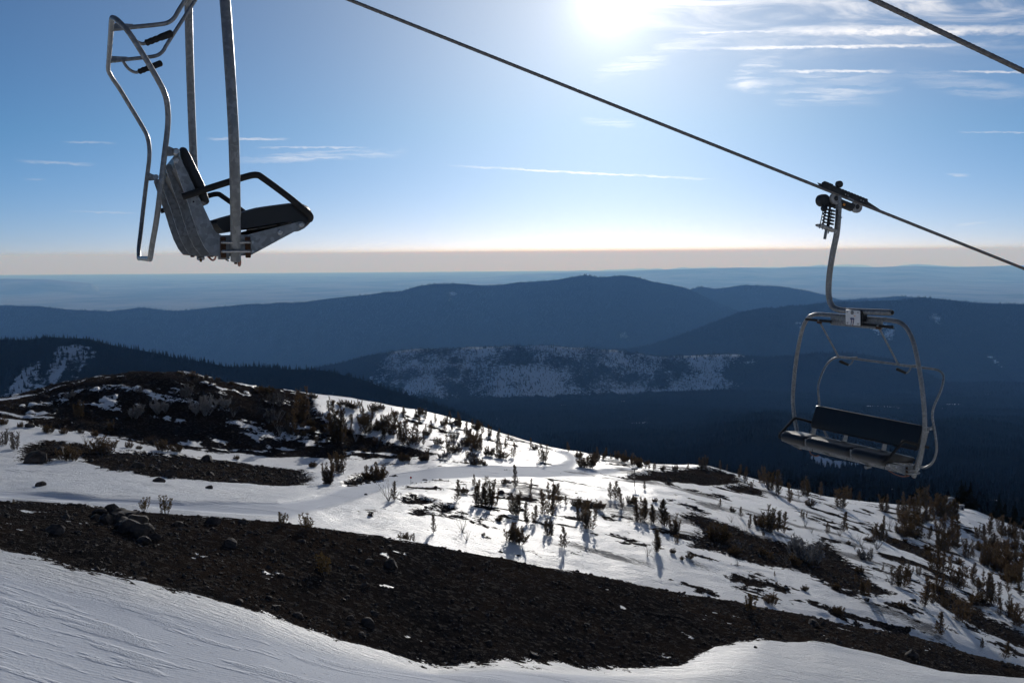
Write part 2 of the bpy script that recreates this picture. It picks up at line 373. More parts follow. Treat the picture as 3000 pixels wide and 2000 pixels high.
POLY = [
 [(45,1062),(60,1022),(110,1010),(180,1020),(240,1037),(330,1042),(420,1047),(560,1062),(700,1082),(728,1100),(700,1117),(600,1117),(480,1104),(330,1090),(240,1075),(190,1062),(170,1040),(110,1067)],
 [(780,1107),(830,1088),(888,1090),(880,1106),(820,1119),(790,1119)],
 [(1435,1099),(1480,1084),(1560,1077),(1640,1079),(1690,1094),(1702,1112),(1640,1116),(1560,1113),(1480,1107)],
 [(1555,1180),(1600,1178),(1680,1205),(1760,1240),(1850,1260),(1890,1240),(1925,1268),(1995,1328),(2050,1365),(2010,1371),(1920,1342),(1830,1312),(1740,1292),(1650,1266),(1580,1255),(1602,1215)],
 [(2130,1335),(2200,1370),(2280,1420),(2352,1450),(2400,1475),(2352,1492),(2260,1452),(2160,1392)],
 [(1985,1212),(2080,1243),(2180,1290),(2160,1302),(2060,1262)],
 [(905,1150),(960,1141),(1010,1152),(985,1160),(930,1162)],[(985,1172),(1020,1163),(1050,1172),(1030,1182)],[(1010,1186),(1050,1178),(1065,1188),(1030,1194)],
 [(935,1180),(965,1172),(988,1180),(960,1188)],[(1085,1192),(1115,1188),(1130,1197),(1100,1203)],[(840,1177),(855,1172),(868,1179),(850,1184)],
 [(1660,1115),(1700,1112),(1760,1130),(1740,1138),(1690,1128)],[(1310,1155),(1360,1150),(1385,1165),(1340,1172)],
]
for pl in POLY: ROCK = np.maximum(ROCK, sdist(outline(pl, ymin=84))+.8*fbm(GX/4, GY/7, 4, 120))
hill = outline([(-60,920),(0,921),(100,897),(230,868),(400,864),(480,874),(560,892),(640,905),(700,935),(740,960),(790,985),(880,1010),(1000,1042),(960,1054),(850,1056),(700,1050),(560,1042),(420,1031),(330,1019),(260,1001),(100,985),(0,962),(-60,950)], ymin=100)
hill[:9, 1] += .09
hd = sdist(hill)
hp = fbm(GX/5.5, GY/3.2, 4, 200); drift = np.clip((fbm(GX/3.6, GY/2.2, 5, 200, .62)-.34)*9, -4, 4)
drift = np.maximum(drift, np.clip((fbm(GX/16+3, GY/4.5, 4, 215)-.47)*9, -4, 4))
ROCK = np.maximum(ROCK, np.minimum(hd+1.2*fbm(GX/5, GY/5, 3, 220), -drift))
near_p = np.clip((fbm(GX/1.5, GY/1.3, 4, 300, .6)-.63)*9, -4, 4)     # leftover snow on the moraine
ROCK0 = ROCK.copy(); ROCK = np.where(GY < 84, np.minimum(ROCK, -near_p), ROCK)
pr_ = np.clip((fbm(GX/5.5, GY/3.6, 5, 350, .66)-.32+.08*sstep(GA, .10, .35))*7, -4, 2)-3*(1-sstep(GY, 84, 92)*sstep(GA, -.20, -.06)*(1-sstep(GY, 225, 260)))
ROCK = np.maximum(ROCK, pr_)
# wind-scoured snow where gravel shows through, on the open right-hand slope
scour = np.clip((fbm(GX/9, GY/5, 4, 330)-.12)*2.6, 0, 1)*sstep(GY, 60, 90)*sstep(GA, -.12, .05)
road = sdist(outline([(-40,1130),(0,1130),(200,1150),(420,1162),(640,1160),(720,1148),(800,1119),(900,1091),(1000,1075),(1150,1070),(1250,1075),(1290,1068),(1306,1056),(1298,1047),(1275,1039),(1290,1036),(1318,1048),(1326,1062),(1312,1080),(1380,1083),(1470,1076),(1480,1079),(1400,1090),(1250,1099),(1100,1099),(980,1106),(900,1121),(830,1146),(740,1172),(660,1193),(560,1186),(420,1178),(200,1160),(0,1147),(-40,1146)], ymin=84))
GROOM = np.maximum(sstep(road, -.6, .6), sstep(y2[None, :]-GY, .5, 5)*sstep(.17-GA, 0, .15))
SNOW = -ROCK+2.5*sstep(road, -1.0, .5)*(GY > 84)
rk = sstep(ROCK0, -.4, .8)
Z = ZB.copy()
Z += (1-GROOM)*(1-rk)*(.42*fbm(GX/12, GY/12, 4, 11)+.13*fbm(GX/3.5, GY/2.6, 3, 12)+.13*fbm((GX*.95+GY*.3)/6, (GY*.95-GX*.3)/1.2, 4, 14))*sstep(GY, 10, 30)*np.clip(GY/90, .35, 1)
Z += GROOM*.05*fbm(GX/14, GY/14, 2, 17)
Z += rk*(.22*fbm(GX/3.2, GY/3.2, 5, 21, .6)+.11*np.abs(fbm(GX/1.1, GY/1.1, 3, 25))-.10)*np.clip(GY/90, .6, 1.3)
Z += (1-rk)*.12; near_pp = np.where((GY < 84), sstep(near_p, -.5, 1.), 0)*rk; Z -= near_pp*.05
hb = sstep(hd, 0, 6); Z += hb*.5*fbm(GX/6, GY/6, 4, 33)
def hit2(u, v, ymin=12, ymax=330): return hit(u, v, Z, ymin, ymax)
def ground(x, y): return float(gsample(Z, x/y, y)[0])

def grid_mesh(name, X, Y, Zg, mat, attrs):
    nr, nc = Zg.shape; me = bpy.data.meshes.new(name)
    v = np.stack([X, Y, Zg], -1).reshape(-1, 3).astype(np.float32)
    i = np.arange(nr*nc).reshape(nr, nc); q = np.stack([i[:-1, :-1], i[:-1, 1:], i[1:, 1:], i[1:, :-1]], -1).reshape(-1)
    nq = (nr-1)*(nc-1)
    me.vertices.add(len(v)); me.vertices.foreach_set('co', v.ravel())
    me.loops.add(nq*4); me.loops.foreach_set('vertex_index', q.astype(np.int32))
    me.polygons.add(nq); me.polygons.foreach_set('loop_start', np.arange(0, nq*4, 4, dtype=np.int32))
    me.polygons.foreach_set('use_smooth', np.ones(nq, bool))
    me.update(calc_edges=True)
    for k, val in attrs.items():
        at = me.attributes.new(k, 'FLOAT', 'POINT'); at.data.foreach_set('value', np.ascontiguousarray(val, np.float32).ravel())
    me.materials.append(mat); me.validate(); return link(name, me)

def snow_rock_material():
    M, t, b = pmat('snow_and_scree', (.8, .8, .8), .5)
    P = t.node('ShaderNodeTexCoord').outputs['Object']
    sn = t.attr('snow'); gr = t.attr('groom'); sc = t.attr('scour')
    n1 = t.noise(P, 1.3, 6, .68); n2 = t.noise(P, 6.0, 4, .6)
    edge = t.math('ADD', sn, t.math('MULTIPLY_ADD', n1, 6.5, t.math('MULTIPLY_ADD', n2, 2.2, -4.35)))
    fac = t.ramp(edge, -.06, .06)
    # gravel pricking through the scoured snow
    RV = t.mapping(P, rot=(0, 0, -.35), scale=(.5, 2.2, 1))
    g1 = t.noise(RV, 2.2, 6, .75)
    grav = t.math('MULTIPLY', t.ramp(t.math('MULTIPLY_ADD', sc, .26, g1), .64, .71), .75)
    fac = t.math('MULTIPLY', fac, t.math('SUBTRACT', 1.0, grav))
    # scree colours
    r1 = t.noise(P, .13, 6, .65); r2 = t.noise(P, 3.5, 6, .7)
    vo = t.node('ShaderNodeTexVoronoi'); t.set(vo.inputs['Vector'], P); vo.inputs['Scale'].default_value = 5.0
    rock = t.mix(t.ramp(r1, .35, .65), (.016, .0155, .0168, 1), (.036, .026, .0205, 1))
    rock = t.mix(t.ramp(r2, .45, .75), rock, (.045, .038, .034, 1))
    sv = t.node('ShaderNodeSeparateColor'); t.l.new(vo.outputs['Color'], sv.inputs[0])
    rock = t.mix(t.ramp(sv.outputs[0], .80, .9), rock, (.068, .060, .054, 1))
    sw = t.mix(t.ramp(t.noise(P, .12, 4), .3, .7), (.80, .83, .87, 1), (.86, .88, .90, 1))
    sw = t.mix(t.math('MULTIPLY', gr, .8), sw, (.66, .695, .755, 1))
    t.set(b.inputs['Base Color'], t.mix(fac, rock, sw))
    rs = t.math('MULTIPLY_ADD', gr, .3, .46)
    rgh = t.node('ShaderNodeMix', data_type='FLOAT'); t.set(rgh.inputs[0], fac); rgh.inputs[2].default_value = .85; t.set(rgh.inputs[3], rs)
    t.set(b.inputs['Roughness'], rgh.outputs[0])
    spc = t.node('ShaderNodeMix', data_type='FLOAT'); t.set(spc.inputs[0], fac); spc.inputs[2].default_value = 0.0; t.set(spc.inputs[3], t.math('MULTIPLY_ADD', gr, -.09, .11))
    t.set(b.inputs['Specular IOR Level'], spc.outputs[0])
    # relief
    RW = t.mapping(P, rot=(0, 0, -.30), scale=(.42, 2.0, 1.0))
    sas = t.noise(RW, 2.2, 7, .66); fin = t.noise(P, 9, 4, .6)
    ug = t.math('MULTIPLY', t.math('SUBTRACT', 1.0, gr), t.math('MULTIPLY_ADD', sas, .52, t.math('MULTIPLY', fin, .09)))
    CW = t.mapping(P, rot=(0, 0, -.25))
    wv = t.node('ShaderNodeTexWave', wave_type='BANDS', bands_direction='Y'); t.set(wv.inputs['Vector'], CW)
    wv.inputs['Scale'].default_value = 1.5; wv.inputs['Distortion'].default_value = .4; wv.inputs['Detail'].default_value = 1
    st = t.noise(t.mapping(P, rot=(0, 0, -.25), scale=(.016, 2.2, 1)), 1.4, 5, .6)
    band = t.ramp(t.noise(t.mapping(P, (3, 5, 0), (0, 0, -.25), (.03, .9, 1)), 1.0, 4, .6), .50, .60)
    crust = t.math('MULTIPLY', band, t.math('MULTIPLY_ADD', t.noise(P, 4.5, 5, .72), .04, t.math('MULTIPLY', t.noise(P, 14, 3, .7), .05)))
    gg = t.math('MULTIPLY', gr, t.math('ADD', crust, t.math('MULTIPLY_ADD', wv.outputs['Fac'], .004, t.math('MULTIPLY_ADD', st, .018, t.math('MULTIPLY', fin, .022)))))
    vd = t.node('ShaderNodeTexVoronoi', feature='F1'); t.set(vd.inputs['Vector'], P); vd.inputs['Scale'].default_value = 3.2
    rr = t.math('MULTIPLY_ADD', t.noise(P, 7, 6, .75), .20, t.math('MULTIPLY', vd.outputs['Distance'], .10))
    hs = t.math('ADD', ug, gg)
    hm = t.node('ShaderNodeMix', data_type='FLOAT'); t.set(hm.inputs[0], fac); t.set(hm.inputs[2], rr); t.set(hm.inputs[3], t.math('ADD', hs, .12))
    bp = t.node('ShaderNodeBump'); bp.inputs['Strength'].default_value = .9; bp.inputs['Distance'].default_value = 1.0
    t.set(bp.inputs['Height'], hm.outputs[0]); t.l.new(bp.outputs[0], b.inputs['Normal'])
    return M
near = grid_mesh('snowy_slope', GX, GY, Z, snow_rock_material(), {'snow': np.clip(SNOW, -3, 3), 'groom': GROOM, 'scour': scour})
tag(near, 'snow covered mountain slope with dark bare scree bands and a groomed road', kind='structure')

# the mountainside carries on beside and behind the viewer
def uphill():
    xs = np.arange(-280, 281, 7.0); ys = np.arange(-280, 261, 7.0); X, Y = np.meshgrid(xs, ys)
    Zu = -9.4-.30*(X*.94+Y*.34)+2.0*fbm(X/40, Y/40, 4, 700)
    Zu = np.where(Y > 0, np.minimum(Zu, -9.4-.12*np.abs(Y)), Zu)
    Zu = np.where(Zu > 30, 30+24*np.tanh((Zu-30)/24), Zu)
    keep = ~((Y > -2) & (np.abs(X) < .66*Y+9))
    nr, nc = X.shape; i = np.arange(nr*nc).reshape(nr, nc); q = np.stack([i[:-1, :-1], i[:-1, 1:], i[1:, 1:], i[1:, :-1]], -1).reshape(-1, 4)
    kq = keep.ravel()[q].all(1)
    me = bpy.data.meshes.new('upper_slope'); me.from_pydata(np.stack([X, Y, Zu], -1).reshape(-1, 3).tolist(), [], q[kq].tolist())
    for nm, v in (('snow', 3.), ('groom', 0.), ('scour', 0.)):
        at = me.attributes.new(nm, 'FLOAT', 'POINT'); at.data.foreach_set('value', np.full(len(me.vertices), v, np.float32))
    me.materials.append(near.data.materials[0]); me.polygons.foreach_set('use_smooth', np.ones(len(me.polygons), bool))
    tag(link('upper_slope', me), 'snow slope rising behind the viewpoint', kind='structure')
uphill()

# distant ridges and plain
def far_material():
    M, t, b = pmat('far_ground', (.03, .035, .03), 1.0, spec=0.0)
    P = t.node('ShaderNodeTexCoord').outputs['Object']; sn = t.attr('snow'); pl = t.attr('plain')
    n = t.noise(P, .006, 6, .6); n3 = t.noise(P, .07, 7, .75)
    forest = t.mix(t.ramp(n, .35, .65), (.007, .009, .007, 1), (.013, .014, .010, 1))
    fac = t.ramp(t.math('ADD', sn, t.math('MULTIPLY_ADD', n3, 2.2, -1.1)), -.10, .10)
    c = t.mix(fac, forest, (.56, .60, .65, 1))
    f1 = t.noise(t.mapping(P, scale=(1, .5, 1)), .00045, 6, .6); v = t.node('ShaderNodeTexVoronoi'); t.set(v.inputs['Vector'], P); v.inputs['Scale'].default_value = .0011
    s = t.node('ShaderNodeSeparateColor'); t.l.new(v.outputs['Color'], s.inputs[0])
    plc = t.mix(t.ramp(f1, .35, .65), (.12, .13, .12, 1), (.30, .28, .24, 1))
    plc = t.mix(t.math('MULTIPLY', s.outputs[0], .35), plc, (.40, .37, .32, 1))
    t.set(b.inputs['Base Color'], t.mix(pl, c, plc)); return M
FM = far_material()
NF, MF = 420, 560
fa = np.linspace(-.66, .66, NF); fy = np.exp(np.linspace(math.log(430), math.log(190000), MF))
FA, FY = np.meshgrid(fa, fy); FX = FA*FY
FZ, FI = far_h(FA, FY, True)
FZ[0, :] = gsample(Z, fa, np.full(NF, 429.9))
nmn = [r[0] for r in RID]
def du_of(a): return (1500+a*F)/D2P
DU = du_of(FA)
def isr(n): return FI == nmn.index(n)+1
snowf = np.full(FX.shape, -1.2)
cN = fbm(FX/130, FY/150, 5, 501, .65); sc_ = np.where(isr('C') & (FY < 5640), .06+.8*cN-1.5*sstep(DU+60*fbm(FX/200, FY/200, 3, 77), 1640, 1820)-1.2*(1-sstep(DU, 760, 920))-.5*sstep(FY, 4900, 4600), -1.2)
snowf = np.maximum(snowf, sc_)
dN = fbm(FX/42, FY/180, 5, 510, .6)
snowf = np.maximum(snowf, np.where(isr('D') & (FY < 2170), (dN-.14)*1.3-.15-.7*sstep(DU, 250, 520), -1.2))
eN = fbm(FX/55, FY/130, 4, 520)
snowf = np.maximum(snowf, np.where(isr('E') & (FY < 1500), (eN-.26)*2.5-1.2*(1-sstep(DU, 1750, 1900)), -1.2))
bN = fbm(FX/260, FY/500, 4, 530); snowf = np.maximum(snowf, np.where(isr('B') & (FY < 8400), (bN-.52)*4, -1.2))
aN = fbm(FX/320, FY/600, 4, 540); snowf = np.maximum(snowf, np.where(isr('A') & (FY < 12850) & (DU > 1000), (aN-.62)*4, -1.2))
gN = fbm(FX/110, FY/160, 4, 550); snowf = np.maximum(snowf, np.where((FI == 0) & (FY < 5500), (gN-.62)*4, -1.2))
plain = sstep(FY, 17000, 21000)
cut = int(np.searchsorted(fy, 18500))
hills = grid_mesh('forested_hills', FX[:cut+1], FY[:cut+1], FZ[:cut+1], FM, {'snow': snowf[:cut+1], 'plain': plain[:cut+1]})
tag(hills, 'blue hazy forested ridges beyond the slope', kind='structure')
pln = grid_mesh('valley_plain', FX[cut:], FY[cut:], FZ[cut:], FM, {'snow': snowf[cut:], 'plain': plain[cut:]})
tag(pln, 'far flat plain fading into haze', kind='structure')

def haze():
    M = bpy.data.materials.new('haze_air'); M.use_nodes = True; t = NT(M.node_tree); t.n.clear()
    v = t.node('ShaderNodeVolumePrincipled'); v.inputs['Color'].default_value = (.195, .46, 1.0, 1)
    v.inputs['Density'].default_value = 2.75e-5; v.inputs['Anisotropy'].default_value = .25
    v.inputs['Absorption Color'].default_value = (1, 1, 1, 1)
    o = t.node('ShaderNodeOutputMaterial'); t.l.new(v.outputs[0], o.inputs['Volume'])
    zmin = float(min(FZ.min(), Z.min()))-1.0; HTOP = 58.0
    b = MB().box((0, 98000, (zmin+HTOP)/2), (140000, 101000, (HTOP-zmin)/2))
    h = b.build('haze', M, smooth=False); tag(h, 'thin blue air haze over the valley', kind='stuff')
haze()

# ------------------------------------------------------------------ materials of the lift
def galvanised():
    M, t, b = pmat('galvanised_steel', (.3, .31, .32), .5, .55)
    P = t.node('ShaderNodeTexCoord').outputs['Object']
    v = t.node('ShaderNodeTexVoronoi'); t.set(v.inputs['Vector'], t.vmath('ADD', P, t.vmath('SCALE', t.noise(P, 14, 3, out='Color'), scale=.03))); v.inputs['Scale'].default_value = 52
    s = t.node('ShaderNodeSeparateColor'); t.l.new(v.outputs['Color'], s.inputs[0])
    n = t.noise(P, 6, 5, .65); n2 = t.noise(P, 60, 4, .6)
    c = t.mix(t.ramp(s.outputs[0], .2, .9), (.165, .174, .183, 1), (.25, .258, .267, 1))
    c = t.mix(t.ramp(n, .45, .75), c, (.19, .195, .20, 1)); c = t.mix(t.ramp(n2, .70, .78), c, (.085, .075, .065, 1))
    t.set(b.inputs['Base Color'], c); t.set(b.inputs['Roughness'], t.math('MULTIPLY_ADD', s.outputs[1], .22, .34))
    return M
GALV = galvanised()
def black_vinyl():
    M, t, b = pmat('black_vinyl', (.012, .012, .013), .42, 0, .4)
    P = t.node('ShaderNodeTexCoord').outputs['Object']
    bp = t.node('ShaderNodeBump'); bp.inputs['Strength'].default_value = .35; bp.inputs['Distance'].default_value = .01
    t.set(bp.inputs['Height'], t.math('ADD', t.noise(t.mapping(P, scale=(14, 2.5, 2.5)), 1.0, 4, .6), t.math('MULTIPLY', t.noise(P, 90, 3), .15)))
    t.l.new(bp.outputs[0], b.inputs['Normal']); return M
VINYL = black_vinyl()
FOAM = vary('black_foam', (.014, .014, .015), (.022, .021, .021), 30, .75, 0, .3, .2, 160)
DARKST = vary('dark_painted_steel', (.018, .019, .021), (.035, .035, .036), 20, .5, .3, .4)
RUST = vary('rusty_steel', (.10, .045, .022), (.05, .028, .018), 60, .8, .2, .3)
BOLT = vary('zinc_bolt', (.42, .43, .44), (.30, .30, .30), 90, .35, .8)
RUBBER = vary('worn_rubber', (.30, .29, .28), (.44, .43, .41), 40, .8, 0, .3)
PLATE = vary('white_plate', (.72, .73, .75), (.64, .65, .67), 25, .45)
BLUEINK, _, _ = pmat('blue_print', (.02, .03, .14), .5)
ORANGE, _, _ = pmat('orange_print', (.75, .28, .03), .5)
BEIGE, _, _ = pmat('beige_print', (.62, .57, .50), .5)
COPPER = vary('copper_cable', (.30, .13, .085), (.2, .08, .05), 60, .5, .4)
HOLE, _, _ = pmat('dark_inside', (.004, .004, .004), .9)
ROPE = vary('rope_steel', (.10, .095, .095), (.17, .16, .158), 30, .5, .35)

S = 1.15
def B(x, y, z): return (x, y, z)
PLATE_POLY = [(-.243,.439),(-.205,.358),(-.145,.218),(-.099,.110),(-.088,.095),(-.067,.085),(.047,.087),(.29,.148),(.304,.147),(.312,.136),(.311,.122),(.298,.113),(.261,.100),(.062,-.006),(-.039,-.012),(-.117,-.003),(-.142,.030),(-.168,.086),(-.192,.165),(-.212,.24),(-.232,.301),(-.252,.365),(-.270,.426),(-.262,.44)]
BACK_POLY = [(-.238,.470),(-.232,.478),(-.222,.481),(-.210,.477),(-.200,.462),(-.188,.438),(-.160,.376),(-.132,.312),(-.116,.250),(-.113,.236),(-.121,.226),(-.135,.229),(-.150,.240),(-.177,.297),(-.209,.366),(-.236,.435)]
SEAT_POLY = [(-.111,.150),(-.06,.168),(-.017,.180),(.04,.197),(.094,.212),(.14,.220),(.183,.226),(.22,.231),(.251,.235),(.285,.236),(.312,.231),(.337,.220),(.350,.203),(.359,.181),(.357,.165),(.350,.148),(.337,.133),(.318,.117),(.292,.104),(.268,.118),(.262,.145),(.200,.139),(.043,.112),(-.08,.094),(-.098,.110),(-.113,.132)]
def make_chair(name, label, number):
    root = empty(name); tag(root, label, 'chairlift chair', 'chairs hanging on the lift')
    def P(mb, nm, mat, parent=root, **k): return mb.build(nm, mat, parent, scale=S, **k)
    # bail
    side = [(.90,-.03),(.955,.12),(1.01,.30),(1.043,.48),(1.045,.62),(1.022,.83),(.975,1.08),(.905,1.33),(.845,1.46),(.765,1.55),(.66,1.593),(.50,1.603),(.25,1.603),(0,1.603)]
    yb = lambda z: -.012-.022*z
    path = [(x, yb(z), z) for x, z in side]+[(-x, yb(z), z) for x, z in side[-2::-1]]
    bail = P(MB().tube(spline(path, 5), .0235, 14), 'bail_frame', GALV)
    for sg in (-1, 1):
        clampo = MB()
        for z in (.012, .052):
            clampo.cyl((sg*.845, .062, z), (sg*.935, .062, z), .006, 8); clampo.cyl((sg*.845, -.062, z), (sg*.935, -.062, z), .006, 8)
            th = np.linspace(-math.pi/2, math.pi/2, 9)
            clampo.tube([(sg*(.915+.03*math.cos(q)), .062*math.sin(q)-.01, z) for q in th], .006, 8)
        P(clampo, 'clamp', BOLT)
        for yc in (.048, -.062): P(MB().box((sg*.868, yc, .03), (.006, .012, .048), bev=.003), 'clamp_plate', RUST)
        P(MB().cyl((sg*.898, -.012, -.046), (sg*.899, -.012, -.025), .007, 8), 'end_bolt', RUST)
    # hanger arm
    hp = [(.171,0,2.95),(.171,0,2.81),(.205,0,2.55),(.277,0,2.32),(.335,0,2.09),(.358,0,1.90),(.345,0,1.785),(.300,0,1.715),(.230,0,1.685),(.125,0,1.675),(-.04,0,1.675),(-.30,0,1.682),(-.57,0,1.690),(-.60,0,1.691)]
    arm = P(MB().tube(spline(hp, 6), .0335, 16), 'hanger_arm', GALV)
    P(MB().lathe([(.027, 0), (.029, .012), (.029, .030)], (-.628, 0, 1.692), (1, 0, -.03), 16), 'arm_tip', GALV, arm)
    P(MB().cyl((-.6285, 0, 1.692), (-.631, 0, 1.692), .021, 14), 'tube_opening', HOLE, arm)
    P(MB().lathe([(.036, 0), (.038, .006), (.036, .012)], (.172, 0, 2.70), (0, 0, 1), 16), 'weld_collar', GALV, arm)
    blk = P(MB().box((-.10, .005, 1.632), (.125, .034, .060), bev=.006), 'hanger_block', DARKST)
    P(MB().extrude([(-.034,1.60),(-.020,1.50),(-.010,1.497),(-.006,1.50),(-.012,1.60)], -.46, .34), 'gusset_plate', GALV, blk)
    pl = P(MB().box((-.097, .058, 1.612), (.113, .005, .083), bev=.003), 'number_plate', PLATE)
    P(MB().box((-.097, .044, 1.612), (.118, .008, .086), bev=.003), 'plate_backing', DARKST, pl)
    for bx, bz, r in ((-.182,1.672,.0085),(-.017,1.672,.0085),(-.182,1.548,.011),(-.017,1.548,.011),(-.092,1.668,.023)):
        P(MB().lathe([(r, 0), (r, .006), (r*.7, .010)], (bx, .062, bz), (0, 1, 0), 10), 'plate_bolt', BOLT if r < .02 else GALV, pl)
    if number:
        # seen from in front, the rider's right is on the left
        P(MB().add([(-.058,.0640,1.585),(-.066,.0640,1.600),(-.120,.0640,1.598),(-.124,.0640,1.560),(-.108,.0640,1.545),(-.070,.0640,1.556)], [(0,1,2,3,4,5)]), 'print_patch', BEIGE, pl, smooth=False)
        for ox in (-.062, -.094):
            P(MB().add([(ox+.001,.0652,1.606),(ox-.029,.0652,1.606),(ox-.029,.0652,1.591),(ox+.001,.0652,1.591)], [(0,1,2,3)])
              .add([(ox-.028,.0652,1.5945),(ox-.019,.0652,1.5945),(ox-.0085,.0652,1.535),(ox-.0015,.0652,1.535)][:0] or [(ox-.029,.0653,1.596),(ox-.017,.0653,1.596),(ox-.003,.0653,1.532),(ox-.014,.0653,1.532)], [(0,1,2,3)]), 'digit_seven', BLUEINK, pl, smooth=False)
        P(MB().add([(-.105,.0645,1.638),(-.150,.0645,1.634),(-.124,.0645,1.624),(-.128,.0645,1.630)], [(0,1,2,3)]), 'orange_arrow', ORANGE, pl, smooth=False)
        t_ = MB()
        for k in range(5): t_.add([(-.066-.010*k,.0645,1.609),(-.072-.010*k,.0645,1.609),(-.074-.010*k,.0645,1.614+.003*(k % 3)),(-.069-.010*k,.0645,1.615+.002*(k % 2))], [(0,1,2,3)])
        P(t_, 'small_print', BLUEINK, pl, smooth=False)
        P(MB().box((-.098, .0646, 1.5325), (.010, .0004, .0025)), 'orange_mark', ORANGE, pl, smooth=False)
    # seat structure
    for x in (-.85, -.31, .31, .85):
        sp_ = P(MB().extrude(PLATE_POLY, x-.010, x+.010), 'side_plate', GALV, smooth=False)
        if abs(x) > .8:
            sg = np.sign(x)
            for (y, z) in ((.294, .132), (.195, .098), (-.256, .418)):
                P(MB().lathe([(.013, 0), (.013, .007), (.009, .010)], (x+sg*.010, y, z), (sg, 0, 0), 6), 'plate_bolt', BOLT, sp_)
            for (y, z) in ((-.186,.235),):
                P(MB().cyl((x+sg*.0101, y, z), (x+sg*.0112, y, z), .0045, 8), 'bolt_hole', HOLE, sp_)
    P(MB().extrude([(-.045,.0),(.05,-.004),(.085,.012),(.085,.074),(.075,.074),(.075,.018),(-.04,.010)], -.84, .84), 'cross_beam', GALV, smooth=False)
    P(MB().extrude([(-.06,.06),(.25,.136),(.25,.129),(-.06,.053)], -.84, .84), 'seat_pan', DARKST, smooth=False)
    P(MB().extrude([(-.236,.41),(-.150,.235),(-.157,.232),(-.243,.407)], -.84, .84), 'back_pan', DARKST, smooth=False)
    for x in (-.58, 0, .58):
        P(MB().box((x, .086, .04), (.004, .002, .034)), 'beam_rib', DARKST)
    # cushions
    P(MB().extrude(BACK_POLY, -.845, .845, inset=.04, steps=18), 'backrest_cushion', VINYL, angle=60)
    rb = random.Random(3)
    for x0, x1 in ((-.842, -.345), (-.325, .395), (.415, .842)):
        mb = MB(); n = int((x1-x0)/.018)
        P0 = np.array(SEAT_POLY); c = P0.mean(0); vs_ = []; st = []
        for i in range(n+1):
            t = i/n; e = min(t, 1-t)*n; k = {0: .90, 1: .965, 2: .99}.get(int(e), 1.0); k += (.008 if i % 2 else 0) if 1 < e else 0
            st.append((x0+(x1-x0)*t, k))
        q = len(P0)
        for x, k in st:
            for y, z in c+(P0-c)*np.array([k, k]): vs_.append((x, y, z))
        fs = [(i*q+j, (i+1)*q+j, (i+1)*q+(j+1) % q, i*q+(j+1) % q) for i in range(n) for j in range(q)]+[tuple(range(q)), tuple(range((n+1)*q-1, n*q-1, -1))]
        P(mb.add(vs_, fs), 'seat_cushion', VINYL, angle=70)
    for x in (-.335, .405):
        P(MB().box((x, .325, .165), (.012, .010, .05), bev=.004), 'cushion_bracket', GALV)
    # armrests
    for sg in (-1, 1):
        x = sg*.872
        ar = [(x+sg*.012,-.235,.255),(x+sg*.012,-.202,.266),(x+sg*.010,-.13,.291),(x,-.008,.332),(x,.050,.350),(x,.078,.357),(x,.099,.357),(x,.119,.347),(x,.229,.266),(x,.315,.195),(x-sg*.012,.338,.172),(x-sg*.045,.340,.158)]
        P(MB().tube(spline(ar, 4), .0152, 12), 'armrest', FOAM)
    # safety bar, swung up behind
    sb = [(.60,-.372,-.020),(.70,-.372,-.015),(.80,-.366,.045),(.87,-.350,.14),(.905,-.334,.25),(.905,-.309,.425),(.895,-.290,.554),(.900,-.287,.632),(.912,-.298,.700),(.922,-.333,.772),(.925,-.385,.865),(.905,-.437,.955),(.86,-.477,1.010),(.79,-.498,1.038),(.70,-.503,1.047),(.40,-.503,1.047),(0,-.503,1.047)]
    path = [(0,-.372,-.020),(.3,-.372,-.020)]+sb
    path = path+[(-x, y, z) for x, y, z in path[-2::-1]]
    bar = P(MB().tube(spline(path, 4), .0125, 10), 'safety_bar', GALV)
    for sg in (-1, 1):
        P(MB().extrude([(-.30,.482),(-.253,.462),(-.247,.447),(-.262,.436),(-.30,.432)], sg*.885-.006, sg*.885+.006), 'pivot_bracket', GALV, bar, smooth=False)
        P(MB().lathe([(.016, 0), (.016, .05), (.011, .056)], (sg*.848, -.257, .453), (sg, 0, 0), 10), 'pivot_bolt', BOLT, bar)
        x = sg*.47
        stt = P(MB().tube(spline([(x,-.503,1.047),(x,-.40,1.064),(x,-.285,1.083),(x,-.243,1.096),(x,-.215,1.122),(x,-.19,1.165),(x+sg*.0,-.06,1.37),(x,.045,1.535)], 4), .0105, 10), 'footrest_strut', GALV, bar)
        P(MB().box((x, -.455, 1.066), (.008, .05, .010)), 'strut_gusset', GALV, bar)
        for a_, b_ in ((-.225, -.018), (.018, .225)):
            P(MB().lathe([(.010, 0), (.0155, .004), (.0155, b_-a_-.004), (.010, b_-a_)], (x+a_, .052, 1.545), (1, 0, 0), 12), 'footrest_pad', FOAM, bar)
        P(MB().cyl((x-.23, .052, 1.545), (x+.23, .052, 1.545), .008, 8), 'footrest_rod', GALV, bar)
        P(MB().box((x, .045, 1.522), (.03, .012, .012)), 'footrest_stop', RUST, bar)
        xh = x-sg*.02-.0
        P(MB().tube(spline([(xh,-.432,1.056),(xh,-.418,1.030),(xh,-.398,1.006),(xh,-.371,.993),(xh,-.345,.998),(xh,-.235,1.047)], 4), .0085, 8), 'handle_tube', GALV, bar)
        prof = [(.010, 0)]+[(.0165-(.0028 if i % 2 else 0), .006+i*.012) for i in range(7)]+[(.017, .095), (.0175, .132), (.011, .138)]
        P(MB().lathe(prof, (xh,-.352,.995), (0,.117,.052), 12), 'hand_grip', FOAM, bar)
    # small fittings below
    P(MB().tube(spline([(.70,.03,-.01),(.66,.035,-.045),(.58,.04,-.055),(.52,.045,-.035)], 5), .006, 8), 'cable_loop', COPPER)
